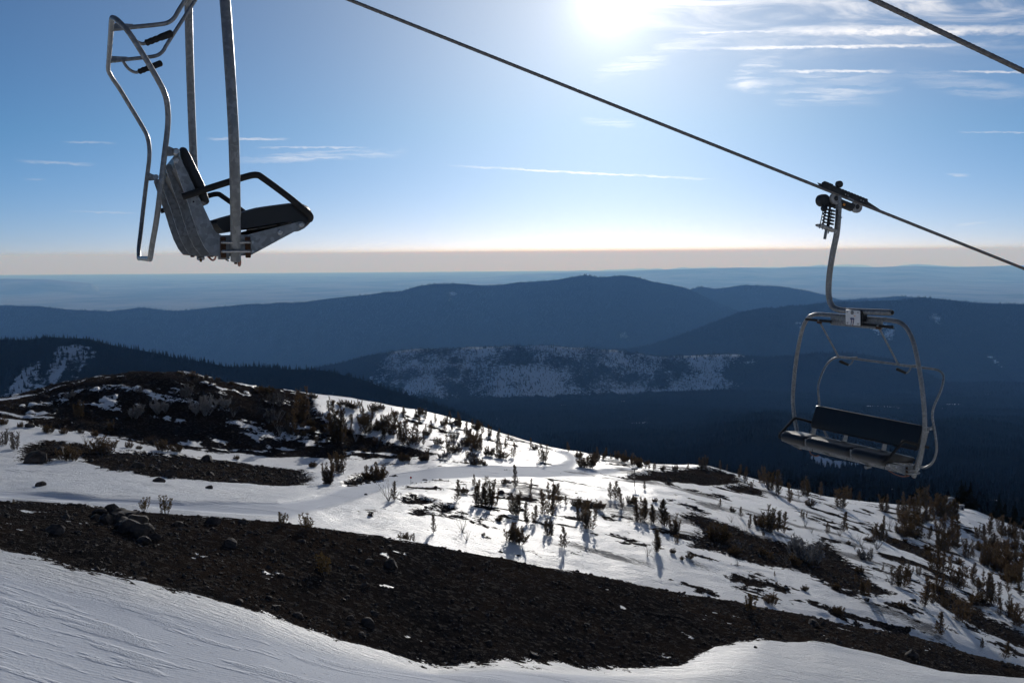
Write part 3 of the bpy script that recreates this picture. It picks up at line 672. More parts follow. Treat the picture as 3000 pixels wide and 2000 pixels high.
    P(MB().tube(spline([(-.60,.05,-.005),(-.70,.05,-.03),(-.80,.045,-.035),(-.88,.03,-.015)], 5), .006, 8), 'cable_loop', COPPER)
    P(MB().box((-.30, .06, -.018), (.03, .03, .012), bev=.004).tube(spline([(-.33,.07,-.02),(-.30,.085,-.036),(-.26,.07,-.03)], 4), .006, 8), 'drain_bracket', GALV)
    return root

def make_grip(parent, e1, e2, e3):
    """grip clamped on the rope: e1 along rope, e2 across towards the chair front, e3 up; origin at the rope"""
    R = np.stack([e1, e2, e3], 1)
    def P(mb, nm, mat, par=parent, **k):
        mb.v = [v @ R.T for v in mb.v]; return mb.build(nm, mat, par, **k)
    g = P(MB().extrude([(-.055,-.04),(.012,-.04),(.02,-.075),(-.005,-.125),(-.06,-.13),(-.075,-.09)], -.02, .20).lathe([(.03,0),(.078,.012),(.082,.06),(.078,.11),(.05,.12)], (-.215,-.15,-.12), (0,1,0), 18).box((-.12,-.095,-.10),(.11,.045,.05),bev=.015), 'grip', DARKST)
    sh = MB(); n = 16
    for i in range(n-1):
        xa = -.34+.70*i/(n-1); sh.box((xa+.023, -.005, .062), (.021, .030, .022), bev=.006)
    sh.extrude([(-.035,.0),(.028,.006),(.028,.058),(-.035,.058)], -.34, .36)
    sh.add([(-.34,-.03,.01),(-.34,.02,.01),(-.34,.02,.05),(-.34,-.03,.05),(-.42,-.005,.045)], [(0,1,4),(1,2,4),(2,3,4),(3,0,4)])
    sh.add([(.36,-.025,.012),(.36,.018,.012),(.36,.018,.055),(.36,-.025,.055),(.60,-.005,.022)], [(1,0,4),(2,1,4),(3,2,4),(0,3,4)])
    P(sh, 'rope_shroud', DARKST, g, smooth=False)
    P(MB().box((-.26,-.005,.085),(.07,.02,.012),bev=.006), 'guide_blade', DARKST, g)
    P(MB().lathe([(.012,-.03),(.043,-.026),(.045,0),(.043,.026),(.012,.03)], (-.107,0,.128), (0,1,0), 18), 'top_roller', DARKST, g)
    for x in (-.092, .245):
        w = P(MB().lathe([(.05,-.028),(.077,-.022),(.079,0),(.077,.018),(.066,.024),(.060,.017),(.045,.017),(.036,.022),(.030,.016),(.014,.016),(.012,.024),(.004,.024)], (x,-.015,-.055), (0,1,0), 26), 'roller_wheel', RUBBER, g)
        P(MB().lathe([(.031,0),(.031,.006),(.012,.012)], (x,.0025,-.055), (0,1,0), 14), 'wheel_hub', DARKST, w)
    P(MB().box((.10,.020,-.005),(.055,.014,.014),bev=.005), 'grip_jaw', GALV, g)
    for x, z in ((.005,.03),(.045,.03),(.25,.035),(.29,.035)): P(MB().lathe([(.008,0),(.008,.004),(.004,.006)], (x,.029,z), (0,1,0), 8), 'rivet', BOLT, g)
    P(MB().lathe([(.02,-.03),(.036,-.026),(.036,.026),(.02,.03)], (-.218,.0,-.232), (0,1,0), 16), 'spring_pulley', DARKST, g)
    th = np.linspace(0, 2*math.pi*6.0, 150); tt = th/th[-1]
    P(MB().tube(np.stack([-.135+.05*tt+(.070)*np.cos(th), -.02+.070*np.sin(th), -.175-.245*tt], 1), .010, 8), 'coil_spring', DARKST, g)
    P(MB().cyl((-.135,-.02,-.15),(-.083,-.02,-.43), .016, 10), 'spring_core', DARKST, g)
    for dx, dy in ((-.115,.05),(-.075,.055),(.075,-.05),(.095,.05)):
        P(MB().cyl((-.135+dx,-.02+dy,-.19),(-.098+dx*1.1,-.02+dy,-.50), .006, 8), 'spring_rod', DARKST, g)
        P(MB().lathe([(.011,0),(.011,.012),(.006,.02)], (-.099+dx*1.1,-.02+dy,-.468), (.1,0,-1), 6), 'rod_nut', BOLT, g)
    P(MB().box((-.095,-.02,-.450),(.134,.062,.015),bev=.008), 'spring_plate', RUBBER, g)
    P(MB().cyl((-.09,-.02,-.455),(-.072,-.02,-.59), .019, 12), 'plunger', GALV, g)
    P(MB().box((.03,.028,-.10),(.014,.006,.012)), 'orange_marker', ORANGE, g)
    return g

# poses measured from the photograph's own perspective
cdir = ray(10568, 3800); cdir = cdir/np.linalg.norm(cdir)              # the ropes run this way, downhill
up0 = np.array([0, 0, 1.0]); across = np.cross(up0, cdir); across /= np.linalg.norm(across); nup = np.cross(cdir, across)
def twisted_rope(p0, p1, dia):
    p0 = np.array(p0); p1 = np.array(p1); L = np.linalg.norm(p1-p0); d = (p1-p0)/L
    a_ = np.cross(up0, d); a_ /= np.linalg.norm(a_); b_ = np.cross(d, a_); n = int(L/(dia*.75)); k = 18
    ang = np.arange(k)/k*2*math.pi; prof = dia/2*(.90+.10*np.abs(np.cos(3*ang))**.7); prof = dia/2*(.76+.24*np.sqrt(np.abs(np.cos(3*ang))))
    t = np.linspace(0, L, n); tw = t/(dia*6.5)*2*math.pi
    A2 = ang[None, :]-tw[:, None]
    V = p0+d*t[:, None, None]+prof[None, :, None]*(np.cos(A2)[..., None]*a_+np.sin(A2)[..., None]*b_)
    fs = [(i*k+j, i*k+(j+1) % k, (i+1)*k+(j+1) % k, (i+1)*k+j) for i in range(n-1) for j in range(k)]+[tuple(range(k-1, -1, -1)), tuple(range((n-1)*k, n*k))]
    return MB().add(V.reshape(-1, 3), fs)
# far chair, number 77
t77 = np.array([3.8215, 12.6397, -2.3522])*S
M77 = np.array([[-0.43002696, -0.90197667, -0.03892172], [0.90275363, -0.4290905, -0.03028587], [0.0106162, -0.04816047, 0.99878319]])
def pose(o, t, M3):
    m4 = Matrix.Identity(4)
    for i in range(3):
        for j in range(3): m4[i][j] = M3[i][j]
        m4[i][3] = t[i]
    o.matrix_world = m4
c77 = make_chair('chairlift_chair', 'empty grey four-seat chair with white number 77 plate, hanging from far rope', True)
# grip at the top of the hanger: on the sight line of the clamp
gdir = ray(2470, 576); s_ = (t77+M77@np.array([.171, 0, 2.9])*S)[1]/gdir[1]; G77 = gdir*s_
loc = M77.T@(G77-t77)
make_grip(c77, M77.T@cdir, M77.T@(-across), M77.T@nup).location = loc.tolist()
pose(c77, t77, M77)
left = ray(1050, -8); right = ray(3060, 805)
def on_dir(p, u, v):    # point of the rope, from p along the rope, seen above pixel column u
    r = ray(u, v); n_ = np.cross(r, ray(u, v+400)); return p+cdir*(-(p@n_)/(cdir@n_))
rp0 = G77-cdir*45; rp1 = G77+cdir*90
rope_far = twisted_rope(rp0, rp1, .0415).build('haul_rope', ROPE, angle=80)
tag(rope_far, 'long twisted steel rope crossing the sky, chair 77 clamped on it', 'rope', 'haul ropes of the lift')
# near chair
w_ = ray(275, 746); w_[2] = 0; w_ /= np.linalg.norm(w_); f_ = np.array([w_[1], -w_[0], 0])
O_ = ray(685, 400)*5.16
tn = (O_+w_*.85)*S; tn[2] = 0.0
Mn = np.stack([-w_, f_, up0], 1)
cn = make_chair('chairlift_chair', 'empty grey four-seat chair seen from its side, close by at upper left', False)
pm = ray(2752, 91.5); dh = np.array([cdir[0], cdir[1]]); hd_ = Mn@np.array([.171, 0, 0])*S+tn
kk = (hd_[0]*dh[1]-hd_[1]*dh[0])/(pm[0]*dh[1]-pm[1]*dh[0]); PN = pm*kk
tt_ = ((hd_[0]-PN[0])*dh[0]+(hd_[1]-PN[1])*dh[1])/(dh@dh); GN = PN+cdir*tt_
print('near rope depth', PN, 'above chair', GN, 'far grip', G77, loc, 'gauge', (GN-G77)@across)
ha = [o for o in cn.children if o.name.startswith('hanger_arm')][0]
if GN[2]/S > 2.0:
    for v in ha.data.vertices:
        if v.co.z > 1.9*S: v.co.z = 1.9*S+(v.co.z-1.9*S)*((GN[2]-1.9*S-.06)/(2.95*S-1.9*S))
    for o in ha.children:
        if o.name.startswith('weld_collar'): o.location.z = GN[2]-.35-2.70*S
gn = make_grip(cn, Mn.T@cdir, Mn.T@(-across), Mn.T@nup); gn.location = (Mn.T@(GN-tn)).tolist()
pose(cn, tn, Mn)
rope_near = twisted_rope(GN-cdir*40, GN+cdir*95, .0415).build('haul_rope', ROPE, angle=80)
tag(rope_near, 'thick twisted steel rope cutting across the upper right corner', 'rope', 'haul ropes of the lift')

# ------------------------------------------------------------------ vegetation
def foliage(name, c0, c1, trans=.3, spec=.1):
    M, t, b = pmat(name, c0, .8, 0, spec)
    oi = t.node('ShaderNodeObjectInfo'); P = t.node('ShaderNodeTexCoord').outputs['Object']
    f = t.math('ADD', t.math('MULTIPLY', oi.outputs['Random'], .6), t.math('MULTIPLY_ADD', t.noise(P, 9, 3), .9, -.25), clamp=True)
    c = t.mix(f, (*c0, 1), (*c1, 1)); t.set(b.inputs['Base Color'], c)
    tr = t.node('ShaderNodeBsdfTranslucent'); t.set(tr.inputs[0], c); ms = t.node('ShaderNodeMixShader'); ms.inputs[0].default_value = trans
    t.l.new(b.outputs[0], ms.inputs[1]); t.l.new(tr.outputs[0], ms.inputs[2])
    t.l.new(ms.outputs[0], t.n['Material Output'].inputs[0]); return M
NEEDLE = foliage('pine_needles', (.072, .054, .030), (.160, .105, .062), .40)
GOLD = foliage('tawny_leaves', (.13, .085, .035), (.20, .14, .065))
FROST = foliage('frosted_needles', (.045, .036, .026), (.30, .30, .31), .2)
DARKF = foliage('far_needles', (.008, .011, .008), (.016, .016, .010), .04, 0.0)
BARK = vary('grey_bark', (.085, .07, .058), (.16, .145, .13), 30, .85, 0, .2)
PALEW = vary('bleached_wood', (.22, .20, .18), (.34, .32, .30), 30, .8, 0, .2)

class Plant:
    def __init__(s, seed): s.r = random.Random(seed); s.tr = MB(); s.cv = []; s.cf = []
    def blade(s, p, d, l, w):
        d = np.array(d); d = d/(np.linalg.norm(d)+1e-9); n = np.cross(d, [s.r.gauss(0, 1), s.r.gauss(0, 1), s.r.gauss(0, 1)]); n /= np.linalg.norm(n)+1e-9
        p = np.array(p); i = len(s.cv); s.cv += [p, p+d*l*.45+n*w, p+d*l, p+d*l*.45-n*w]; s.cf.append((i, i+1, i+2, i+3))
    def branch(s, p, d, L, tufts, bl, bw, bare=.15, thick=.006, wood=True):
        p = np.array(p); d = np.array(d)/np.linalg.norm(d); q = []
        for k in range(4):
            t = k/3; q.append(p+d*L*t+np.array([0, 0, .30*L*t*t]))
        if wood: s.tr.tube(q, [thick, thick*.8, thick*.6, thick*.3], 3, cap=False)
        for k in range(tufts):
            t = bare+(1-bare)*(k+s.r.random())/tufts; c = p+d*L*t+np.array([0, 0, .30*L*t*t])
            for _ in range(3):
                dd = d*.7+np.array([s.r.gauss(0, .6), s.r.gauss(0, .6), s.r.gauss(.45, .5)]); s.blade(c, dd, bl*s.r.uniform(.7, 1.25), bw)
    def stem(s, base, top, r0, width, nb, bl, bw, low=.08, prof=None, tufts=4, lean=.0):
        base = np.array(base, float); top = np.array(top, float); P = []
        bend = np.array([s.r.gauss(0, .03), s.r.gauss(0, .03), 0])
        for k in range(6): t = k/5; P.append(base+(top-base)*t+bend*math.sin(t*math.pi))
        P = np.array(P); s.tr.tube(P, np.linspace(r0, r0*.25, 6), 5)
        for k in range(nb):
            t = low+(1-low)*(k+s.r.random())/nb; c = base+(top-base)*t+bend*math.sin(t*math.pi)
            w = (prof(t) if prof else (1-t)**.8)*width+.03; a = s.r.random()*2*math.pi
            s.branch(c, (math.cos(a), math.sin(a), s.r.uniform(.15, .8)+.5*t), w*s.r.uniform(.6, 1.15), tufts, bl, bw)
        for _ in range(5): s.blade(top-np.array([0, 0, .03]), (s.r.gauss(0, .25), s.r.gauss(0, .25), 1), bl*1.2, bw)
    def meshes(s, nm, crownmat, wood=BARK):
        tm = s.tr.mesh(nm+'_trunk', wood); cm = None
        if s.cv:
            cm = bpy.data.meshes.new(nm+'_crown'); cm.from_pydata([v.tolist() for v in s.cv], [], s.cf); cm.materials.append(crownmat); cm.update()
        return tm, cm
def proto(kind, i):
    p = Plant(hash((kind, i)) % 100000 if False else {'pine': 100, 'clump': 200, 'bush': 300, 'dead': 400, 'gold': 500, 'krumm': 600}[kind]+i); r = p.r
    if kind == 'pine':
        p.stem((0, 0, -.06), (r.gauss(0, .05), r.gauss(0, .05), .97), .020, .24, 72, .075, .0085, .06, lambda t: (1-t)**.75*(.6+.8*r.random()), 5)
        if i % 2: p.stem((.07, .03, -.05), (.14, .05, .60), .014, .14, 26, .075, .008)
        return p.meshes('pine', NEEDLE)
    if kind == 'clump':
        n = r.randint(6, 9)
        for k in range(n):
            a = 2*math.pi*k/n+r.random(); d = r.uniform(.05, .34); h = r.uniform(.55, .98) if k else 1.0
            x, y = d*math.cos(a), d*math.sin(a)
            p.stem((x*.7, y*.7, -.06), (x*1.2+r.gauss(0, .03), y*1.2+r.gauss(0, .03), h), .014, .13, 30, .07, .0085, .05, lambda t: (.45+.6*(1-t))*r.uniform(.6, 1.3), 5)
        return p.meshes('clump', NEEDLE)
    if kind in ('bush', 'krumm'):
        n = 22 if kind == 'bush' else 15
        for k in range(n):
            a = 2*math.pi*k/n+r.random(); d = r.uniform(.05, .75); h = (1-.55*d*d)*r.uniform(.35, 1.0)
            x, y = d*math.cos(a), d*math.sin(a)
            if kind == 'krumm': x += .45*h; y += .2*r.gauss(0, 1)
            p.stem((x*.55, y*.55, -.08), (x, y, h), .016, .15, 16, .10, .012, .15, lambda t: (.6+.5*(1-t))*r.uniform(.5, 1.4), 4)
        return p.meshes('bush', NEEDLE if kind == 'bush' else FROST, BARK if kind == 'bush' else PALEW)
    if kind == 'dead':
        for k in range(9):
            a = 2*math.pi*k/9+r.random(); d = r.uniform(.1, .5); q = [np.array([0, 0, -.05])]
            for j in range(5): q.append(q[-1]+np.array([d*math.cos(a)*.28+r.gauss(0, .03), d*math.sin(a)*.28+r.gauss(0, .03), r.uniform(.14, .24)]))
            p.tr.tube(q, np.linspace(.016, .004, 6), 5)
            for j in range(2, 6):
                p.branch(q[j], (r.gauss(0, 1), r.gauss(0, 1), .8), .16, 1 if j > 3 else 0, .06, .01, thick=.005)
        return p.meshes('dead', FROST, PALEW)
    if kind == 'gold':
        n = 9
        for k in range(n):
            a = 2*math.pi*k/n+r.random(); d = r.uniform(.04, .42); h = r.uniform(.5, 1.0)
            x, y = d*math.cos(a), d*math.sin(a)
            p.stem((x*.4, y*.4, -.05), (x, y, h), .010, .11, 14, .11, .016, .22, lambda t: .9-.4*t, 2)
        return p.meshes('gold', GOLD)
NV = {'pine': 4, 'clump': 4, 'bush': 3, 'dead': 2, 'gold': 3, 'krumm': 3}
PROTO = {(k, i): proto(k, i) for k, n in NV.items() for i in range(n)}
KIND = {'P': 'pine', 'C': 'clump', 'B': 'bush', 'D': 'dead', 'G': 'gold', 'K': 'krumm'}
ONAME = {'pine': 'pine_tree', 'clump': 'pine_clump', 'bush': 'pine_shrub', 'dead': 'bare_shrub', 'gold': 'tawny_shrub', 'krumm': 'frosted_shrub'}
PLANTS = []
def zl(lst, ox, oy, sc_, ymin, zone):
    for q in lst:
        u, v, h, k = ox+q[0]/sc_, oy+q[1]/sc_, q[2]/sc_, q[3]; PLANTS.append((u, v, h, KIND[k], ymin, zone))
# read off the photograph: column, foot, height, kind
zl([(990,1288,90,'G'),(1140,1303,115,'G'),(95,1238,30,'G'),(1945,1384,90,'G'),(2120,1419,110,'G')], 0, 950, 2.352, 40, 'moraine')
zl([(15,690,60,'B'),(145,710,40,'B'),(330,750,60,'B'),(440,755,50,'B'),(555,750,35,'B'),(95,860,110,'C'),(20,830,100,'C'),(470,940,110,'B'),(700,890,120,'B'),(590,830,70,'D'),(650,770,45,'B'),(890,850,50,'B'),(960,860,30,'B'),(1120,870,80,'B'),(1220,880,60,'B'),(1630,930,30,'B'),(2160,980,40,'B')], 0, 950, 2.352, 84, 'left snow')
zl([(2320,1010,120,'C'),(2255,1100,130,'C'),(2080,1070,60,'D')], 0, 950, 2.352, 84, 'road verge')
zl([(470,510,60,'K'),(545,640,105,'C'),(760,735,75,'C'),(910,640,90,'K'),(1120,600,100,'K'),(1265,500,90,'K'),(1370,620,130,'K'),(1530,560,70,'K'),(950,470,40,'K'),(1610,640,60,'D'),(1240,345,30,'B'),(1330,360,40,'B'),(1420,375,30,'B'),(1500,390,30,'B'),(1600,415,25,'B'),(1860,470,45,'B'),(2080,630,180,'C'),(1890,560,90,'K'),(1870,670,90,'K'),(2000,760,150,'C'),(1930,770,80,'D'),(2280,600,90,'C'),(2320,780,200,'C')], 0, 950, 2.352, 140, 'dark hill')
zl([(30,360,30,'B'),(200,400,130,'C'),(130,465,120,'C'),(430,440,110,'B')], 900, 1200, 2.138, 84, 'road verge')
zl([(510,570,110,'D'),(550,565,110,'P'),(790,770,110,'P'),(970,770,80,'D'),(1000,820,60,'D'),(610,825,60,'B'),(670,830,55,'P'),(1105,790,20,'B'),(1205,700,40,'B'),(935,575,130,'P'),(985,525,45,'B'),(1045,480,70,'P'),(1075,600,150,'C'),(1125,605,165,'C'),(1165,600,100,'C'),(1300,490,135,'P'),(1395,515,80,'P'),(1400,570,60,'P'),(1310,660,140,'C'),(1280,650,100,'P'),(1380,715,130,'P'),(1430,715,110,'P'),(1240,465,35,'B')], 900, 1200, 2.138, 84, 'centre snow')
zl([(1520,660,180,'C'),(1580,590,120,'P'),(1620,600,60,'P'),(1700,610,60,'B'),(1760,745,160,'C'),(1720,700,110,'C'),(1830,625,60,'B'),(1900,560,100,'P'),(1930,560,110,'P'),(1975,620,130,'P'),(2030,595,60,'B'),(2080,700,150,'C'),(2110,690,130,'P'),(2170,710,110,'P'),(2240,730,160,'P'),(2300,770,110,'C'),(1300,830,125,'B'),(1515,790,110,'C'),(1610,865,130,'P'),(2190,890,130,'P'),(2130,920,70,'D'),(2115,500,50,'P')], 900, 1200, 2.138, 84, 'centre right snow')
zl([(110,1040,140,'G')], 900, 1200, 2.138, 40, 'moraine face')
zl([(1480,325,100,'C'),(1400,240,60,'P'),(1635,260,55,'P'),(1750,360,90,'B'),(1820,270,50,'P'),(1870,300,60,'P'),(1700,300,40,'B'),(1940,310,50,'C'),(1980,330,70,'C'),(2040,345,70,'C'),(2080,360,60,'C'),(2140,370,50,'P'),(2180,370,40,'P')], 900, 1200, 2.138, 140, 'road bend')
zl([(195,200,180,'C'),(300,200,80,'D'),(370,150,110,'C'),(280,90,60,'P'),(480,190,70,'P'),(540,130,110,'C'),(640,220,180,'C'),(730,220,90,'P'),(770,150,80,'P'),(820,220,50,'B'),(865,140,60,'P'),(895,275,110,'C'),(1000,230,55,'B'),(1080,260,100,'C'),(1000,170,90,'P'),(1200,230,90,'P'),(1220,305,60,'B'),(1290,300,90,'P'),(1040,300,40,'K'),(410,60,60,'P'),(440,110,50,'B'),(530,30,40,'P'),(600,50,40,'P'),(690,50,60,'P'),(740,60,60,'P'),(800,80,50,'P'),(900,60,50,'P'),(950,90,70,'P'),(1040,120,60,'P'),(1100,150,50,'P'),(1150,170,60,'P'),(1195,180,60,'P'),(1245,230,50,'P')], 900, 1200, 2.138, 140, 'hillside')
zl([(340,160,80,'C'),(450,165,60,'P'),(490,165,40,'P'),(570,210,80,'P'),(610,240,60,'P'),(640,290,60,'C'),(615,190,60,'P'),(720,250,100,'C'),(760,290,110,'C'),(815,320,150,'P'),(880,370,120,'P'),(940,340,60,'D'),(985,330,110,'C'),(1080,330,90,'P'),(1010,390,50,'B'),(1210,400,120,'C'),(1250,340,70,'C'),(1320,360,60,'P'),(1465,420,100,'C'),(1490,430,80,'P'),(1570,450,90,'C'),(1640,470,100,'C'),(250,160,40,'P'),(170,165,35,'B'),(90,165,30,'B'),(30,165,40,'P')], 1900, 1300, 2.138, 110, 'crest row')
zl([(580,460,60,'P'),(635,530,80,'P'),(750,550,150,'C'),(790,540,120,'C'),(850,560,130,'P'),(700,520,80,'B'),(520,490,40,'D'),(960,460,45,'P'),(990,460,35,'P'),(430,600,110,'B'),(1120,560,70,'P'),(1225,550,120,'P'),(1440,600,110,'C'),(1470,540,90,'P'),(1510,540,70,'D'),(1660,590,80,'B'),(1730,590,60,'D'),(890,650,70,'K'),(1015,735,160,'K'),(1290,660,80,'D'),(1330,640,70,'D'),(1370,730,80,'K'),(1430,660,90,'D'),(50,680,140,'P'),(100,510,150,'P'),(30,500,110,'P'),(170,560,80,'C')], 1900, 1300, 2.138, 84, 'dark gully')
zl([(1570,890,140,'C'),(1620,890,100,'P'),(1520,880,90,'D'),(1740,710,80,'P'),(1800,810,150,'C'),(1840,800,120,'C'),(1990,710,110,'C'),(1940,900,170,'C'),(2030,880,130,'P'),(2120,770,140,'C'),(2300,820,160,'C'),(2200,760,60,'P'),(1730,1020,180,'P'),(1780,1000,120,'P'),(1830,940,120,'C'),(1890,950,100,'D'),(1860,1030,80,'C'),(1960,1110,160,'C'),(2100,980,170,'C'),(2160,1000,180,'C'),(2060,1010,90,'B'),(2250,930,120,'P'),(2200,1080,110,'P'),(2270,1090,130,'C'),(2320,1140,150,'C'),(2330,950,110,'P'),(1360,950,100,'C'),(1330,940,80,'P'),(1590,1020,40,'B'),(2010,1080,60,'B')], 1900, 1300, 2.138, 84, 'right grove')
zl([(1840,1195,140,'P'),(770,1000,70,'B'),(980,915,35,'B'),(1190,1060,50,'B'),(2090,1280,65,'P'),(2230,1345,110,'P')], 1900, 1300, 2.138, 84, 'right lower snow')
zl([(635,1060,120,'G')], 1900, 1300, 2.138, 60, 'moraine end')
# the close-set thicket along the right edge
rr_ = random.Random(77)
for k in range(84):
    u = rr_.uniform(2640, 3060); lo = 1445+(u-2560)*.30; v = lo+rr_.random()**1.4*(95+.12*(u-2560))
    PLANTS.append((u, v, rr_.uniform(26, 62), rr_.choice(['clump', 'clump', 'pine', 'pine', 'bush']), 120, 'thicket'))
for k in range(34):
    u = rr_.uniform(1010, 1500); v = 1180+(u-900)*.165+rr_.uniform(-6, 70); PLANTS.append((u, v, rr_.uniform(16, 34), rr_.choice(['pine', 'pine', 'clump', 'bush']), 150, 'hillside'))
for k in range(40):
    u = rr_.uniform(720, 1900); dv_ = float(np.interp(u/D2P, [560, 640, 760, 870, 960, 1050, 1120, 1200, 1280, 1400, 1500], [890, 900, 920, 936, 951, 971, 991, 1016, 1035, 1050, 1070])); PLANTS.append((u, dv_*D2P+rr_.uniform(0, 14), rr_.uniform(9, 24), rr_.choice(['bush', 'bush', 'clump', 'pine']), 150, 'skyline'))
for k in range(46):
    u = rr_.uniform(860, 1420); v = 1195+(u-860)*.2+rr_.uniform(0, 95); PLANTS.append((u, v, rr_.uniform(10, 26), rr_.choice(['bush', 'bush', 'krumm', 'clump']), 150, 'scrub'))
for k in range(60):
    u = rr_.uniform(1900, 2900); v = 1490+(u-1900)*.20+rr_.uniform(-60, 150); PLANTS.append((u, v, rr_.uniform(10, 30), rr_.choice(['bush', 'bush', 'dead', 'pine', 'clump']), 92, 'right slope'))
ZONE = {'skyline': 'on the hill skyline above the road', 'scrub': 'in the scrub beside the dark hill', 'right slope': 'dotted over the right-hand slope', 'moraine': 'on the near dark scree crest', 'moraine face': 'on the near dark scree face', 'moraine end': 'at the scree edge low on the right', 'left snow': 'on the snow bank at the left edge',
 'road verge': 'on the verge above the groomed road', 'dark hill': 'on the dark hill at left', 'centre snow': 'on open snow below the road', 'centre right snow': 'on sunlit snow right of centre',
 'road bend': 'by the bend of the groomed road', 'hillside': 'on the snowy hillside above the road', 'crest row': 'along the crest left of the far chair', 'dark gully': 'beside the dark gully right of centre',
 'right grove': 'in the grove at lower right', 'right lower snow': 'alone on the lower right snow', 'thicket': 'in the thicket at the right edge'}
LOOK = {'pine': 'slim young pine', 'clump': 'dense many-stemmed pine clump', 'bush': 'low brown pine shrub', 'dead': 'bare leafless shrub', 'gold': 'tawny leafy shrub', 'krumm': 'frost-whitened wind-bent shrub'}
ORD = ['first', 'second', 'third', 'fourth', 'fifth', 'sixth', 'seventh', 'eighth', 'ninth', 'tenth', 'eleventh', 'twelfth', 'thirteenth', 'fourteenth', 'fifteenth', 'sixteenth', 'seventeenth', 'eighteenth', 'nineteenth', 'twentieth']
for d_ in ('twenty', 'thirty', 'forty'):
    ORD += [d_+'-'+q for q in ORD[:9]]+[{'twenty': 'thirtieth', 'thirty': 'fortieth', 'forty': 'fiftieth'}[d_]]
cnt = {}
PLANTS.sort(key=lambda q: q[0])
groups = {}
for q in PLANTS: groups.setdefault((q[3], q[5]), []).append(q)
order = {id(q): (i, len(L)) for L in groups.values() for i, q in enumerate(L)}
for n_, q in enumerate(PLANTS):
    u, v, hpx, kind, ymin, zone = q
    x, y, z = hit2(u, v, ymin=ymin, ymax=270); h = max(.25, hpx*y/F*1.06)
    i = cnt.get(kind, 0); cnt[kind] = i+1; tm, cm = PROTO[(kind, i % NV[kind])]
    r = empty(ONAME[kind], (x, y, z)); wd = rr_.uniform(.85, 1.2)
    r.scale = (h*wd, h*wd, h); r.rotation_euler = (rr_.gauss(0, .05), rr_.gauss(0, .05), rr_.uniform(0, 6.28))
    k_, n = order[id(q)]
    if n == 1: lab = 'lone '+LOOK[kind]+' '+ZONE[zone]
    else: lab = LOOK[kind]+' '+ZONE[zone]+', '+ORD[k_]+' from the left'
    tag(r, lab, 'tree' if kind in ('pine', 'clump') else 'shrub', LOOK[kind]+'s '+ZONE[zone])
    link('trunk', tm, r)
    if cm is not None: link('crown', cm, r)

# ------------------------------------------------------------------ instanced masses (far forest, loose stones)
import bmesh
def hidden_collection(name, meshes):
    c = bpy.data.collections.new(name)
    for i, me in enumerate(meshes):
        o = bpy.data.objects.new('%s_%02d' % (name, i), me); c.objects.link(o)
    return c
def scatter(name, pts, scl, rot, pick, coll, tilt=None):
    me = bpy.data.meshes.new(name); me.vertices.add(len(pts)); me.vertices.foreach_set('co', np.asarray(pts, np.float32).ravel())
    for nm, typ, val in (('scl', 'FLOAT', scl), ('rot', 'FLOAT', rot), ('pick', 'INT', pick)):
        at = me.attributes.new(nm, typ, 'POINT'); at.data.foreach_set('value', np.ascontiguousarray(val, np.int32 if typ == 'INT' else np.float32))
    o = link(name, me)
    ng = bpy.data.node_groups.new(name, 'GeometryNodeTree')
    ng.interface.new_socket('Geometry', in_out='INPUT', socket_type='NodeSocketGeometry'); ng.interface.new_socket('Geometry', in_out='OUTPUT', socket_type='NodeSocketGeometry')
    N = ng.nodes; L = ng.links; gi = N.new('NodeGroupInput'); go = N.new('NodeGroupOutput')
    mp = N.new('GeometryNodeMeshToPoints'); ip = N.new('GeometryNodeInstanceOnPoints'); ci = N.new('GeometryNodeCollectionInfo')
    ci.inputs['Collection'].default_value = coll; ci.inputs['Separate Children'].default_value = True; ci.inputs['Reset Children'].default_value = True
    def na(nm, dt): a = N.new('GeometryNodeInputNamedAttribute'); a.data_type = dt; a.inputs['Name'].default_value = nm; return a.outputs[0]
    ip.inputs['Pick Instance'].default_value = True
    cx = N.new('ShaderNodeCombineXYZ'); L.new(na('rot', 'FLOAT'), cx.inputs[2])
    L.new(gi.outputs[0], mp.inputs[0]); L.new(mp.outputs[0], ip.inputs['Points']); L.new(ci.outputs[0], ip.inputs['Instance'])
    L.new(na('pick', 'INT'), ip.inputs['Instance Index']); L.new(cx.outputs[0], ip.inputs['Rotation']); L.new(na('scl', 'FLOAT'), ip.inputs['Scale'])
    L.new(ip.outputs[0], go.inputs[0])
    md = o.modifiers.new('scatter', 'NODES'); md.node_group = ng; return o
def conifer(seed, slim):
    r = random.Random(seed); V = []; Fc = []
    V += [(-.012, 0, -.03), (.012, 0, -.03), (0, .012, -.03), (0, 0, .95)]; Fc += [(0, 1, 3), (1, 2, 3), (2, 0, 3)]
    n = 15
    for k in range(n):
        z = .06+.90*k/n; w = (1-k/n)**.85*slim*(.8+.4*r.random())+.012; m_ = 7 if k < 9 else 5
        for j in range(m_):
            a = 2*math.pi*(j+r.random()*.8)/m_; ww = w*r.uniform(.6, 1.15); da = .42
            i = len(V); V += [(0, 0, z+.065), (ww*math.cos(a-da), ww*math.sin(a-da), z-.015-r.random()*.02), (ww*1.1*math.cos(a), ww*1.1*math.sin(a), z-.035), (ww*math.cos(a+da), ww*math.sin(a+da), z-.01)]
            Fc += [(i, i+1, i+2), (i, i+2, i+3)]
    i = len(V); V += [(-.012, 0, .92), (.012, 0, .92), (0, .0, 1.0), (0, .012, .92)]; Fc += [(i, i+1, i+2), (i+1, i+3, i+2)]
    me = bpy.data.meshes.new('far_conifer'); me.from_pydata(V, [], Fc); me.materials.append(DARKF); return me
FOREST = hidden_collection('conifer_shape', [conifer(i, s_) for i, s_ in enumerate((.16, .19, .22, .26, .14))])
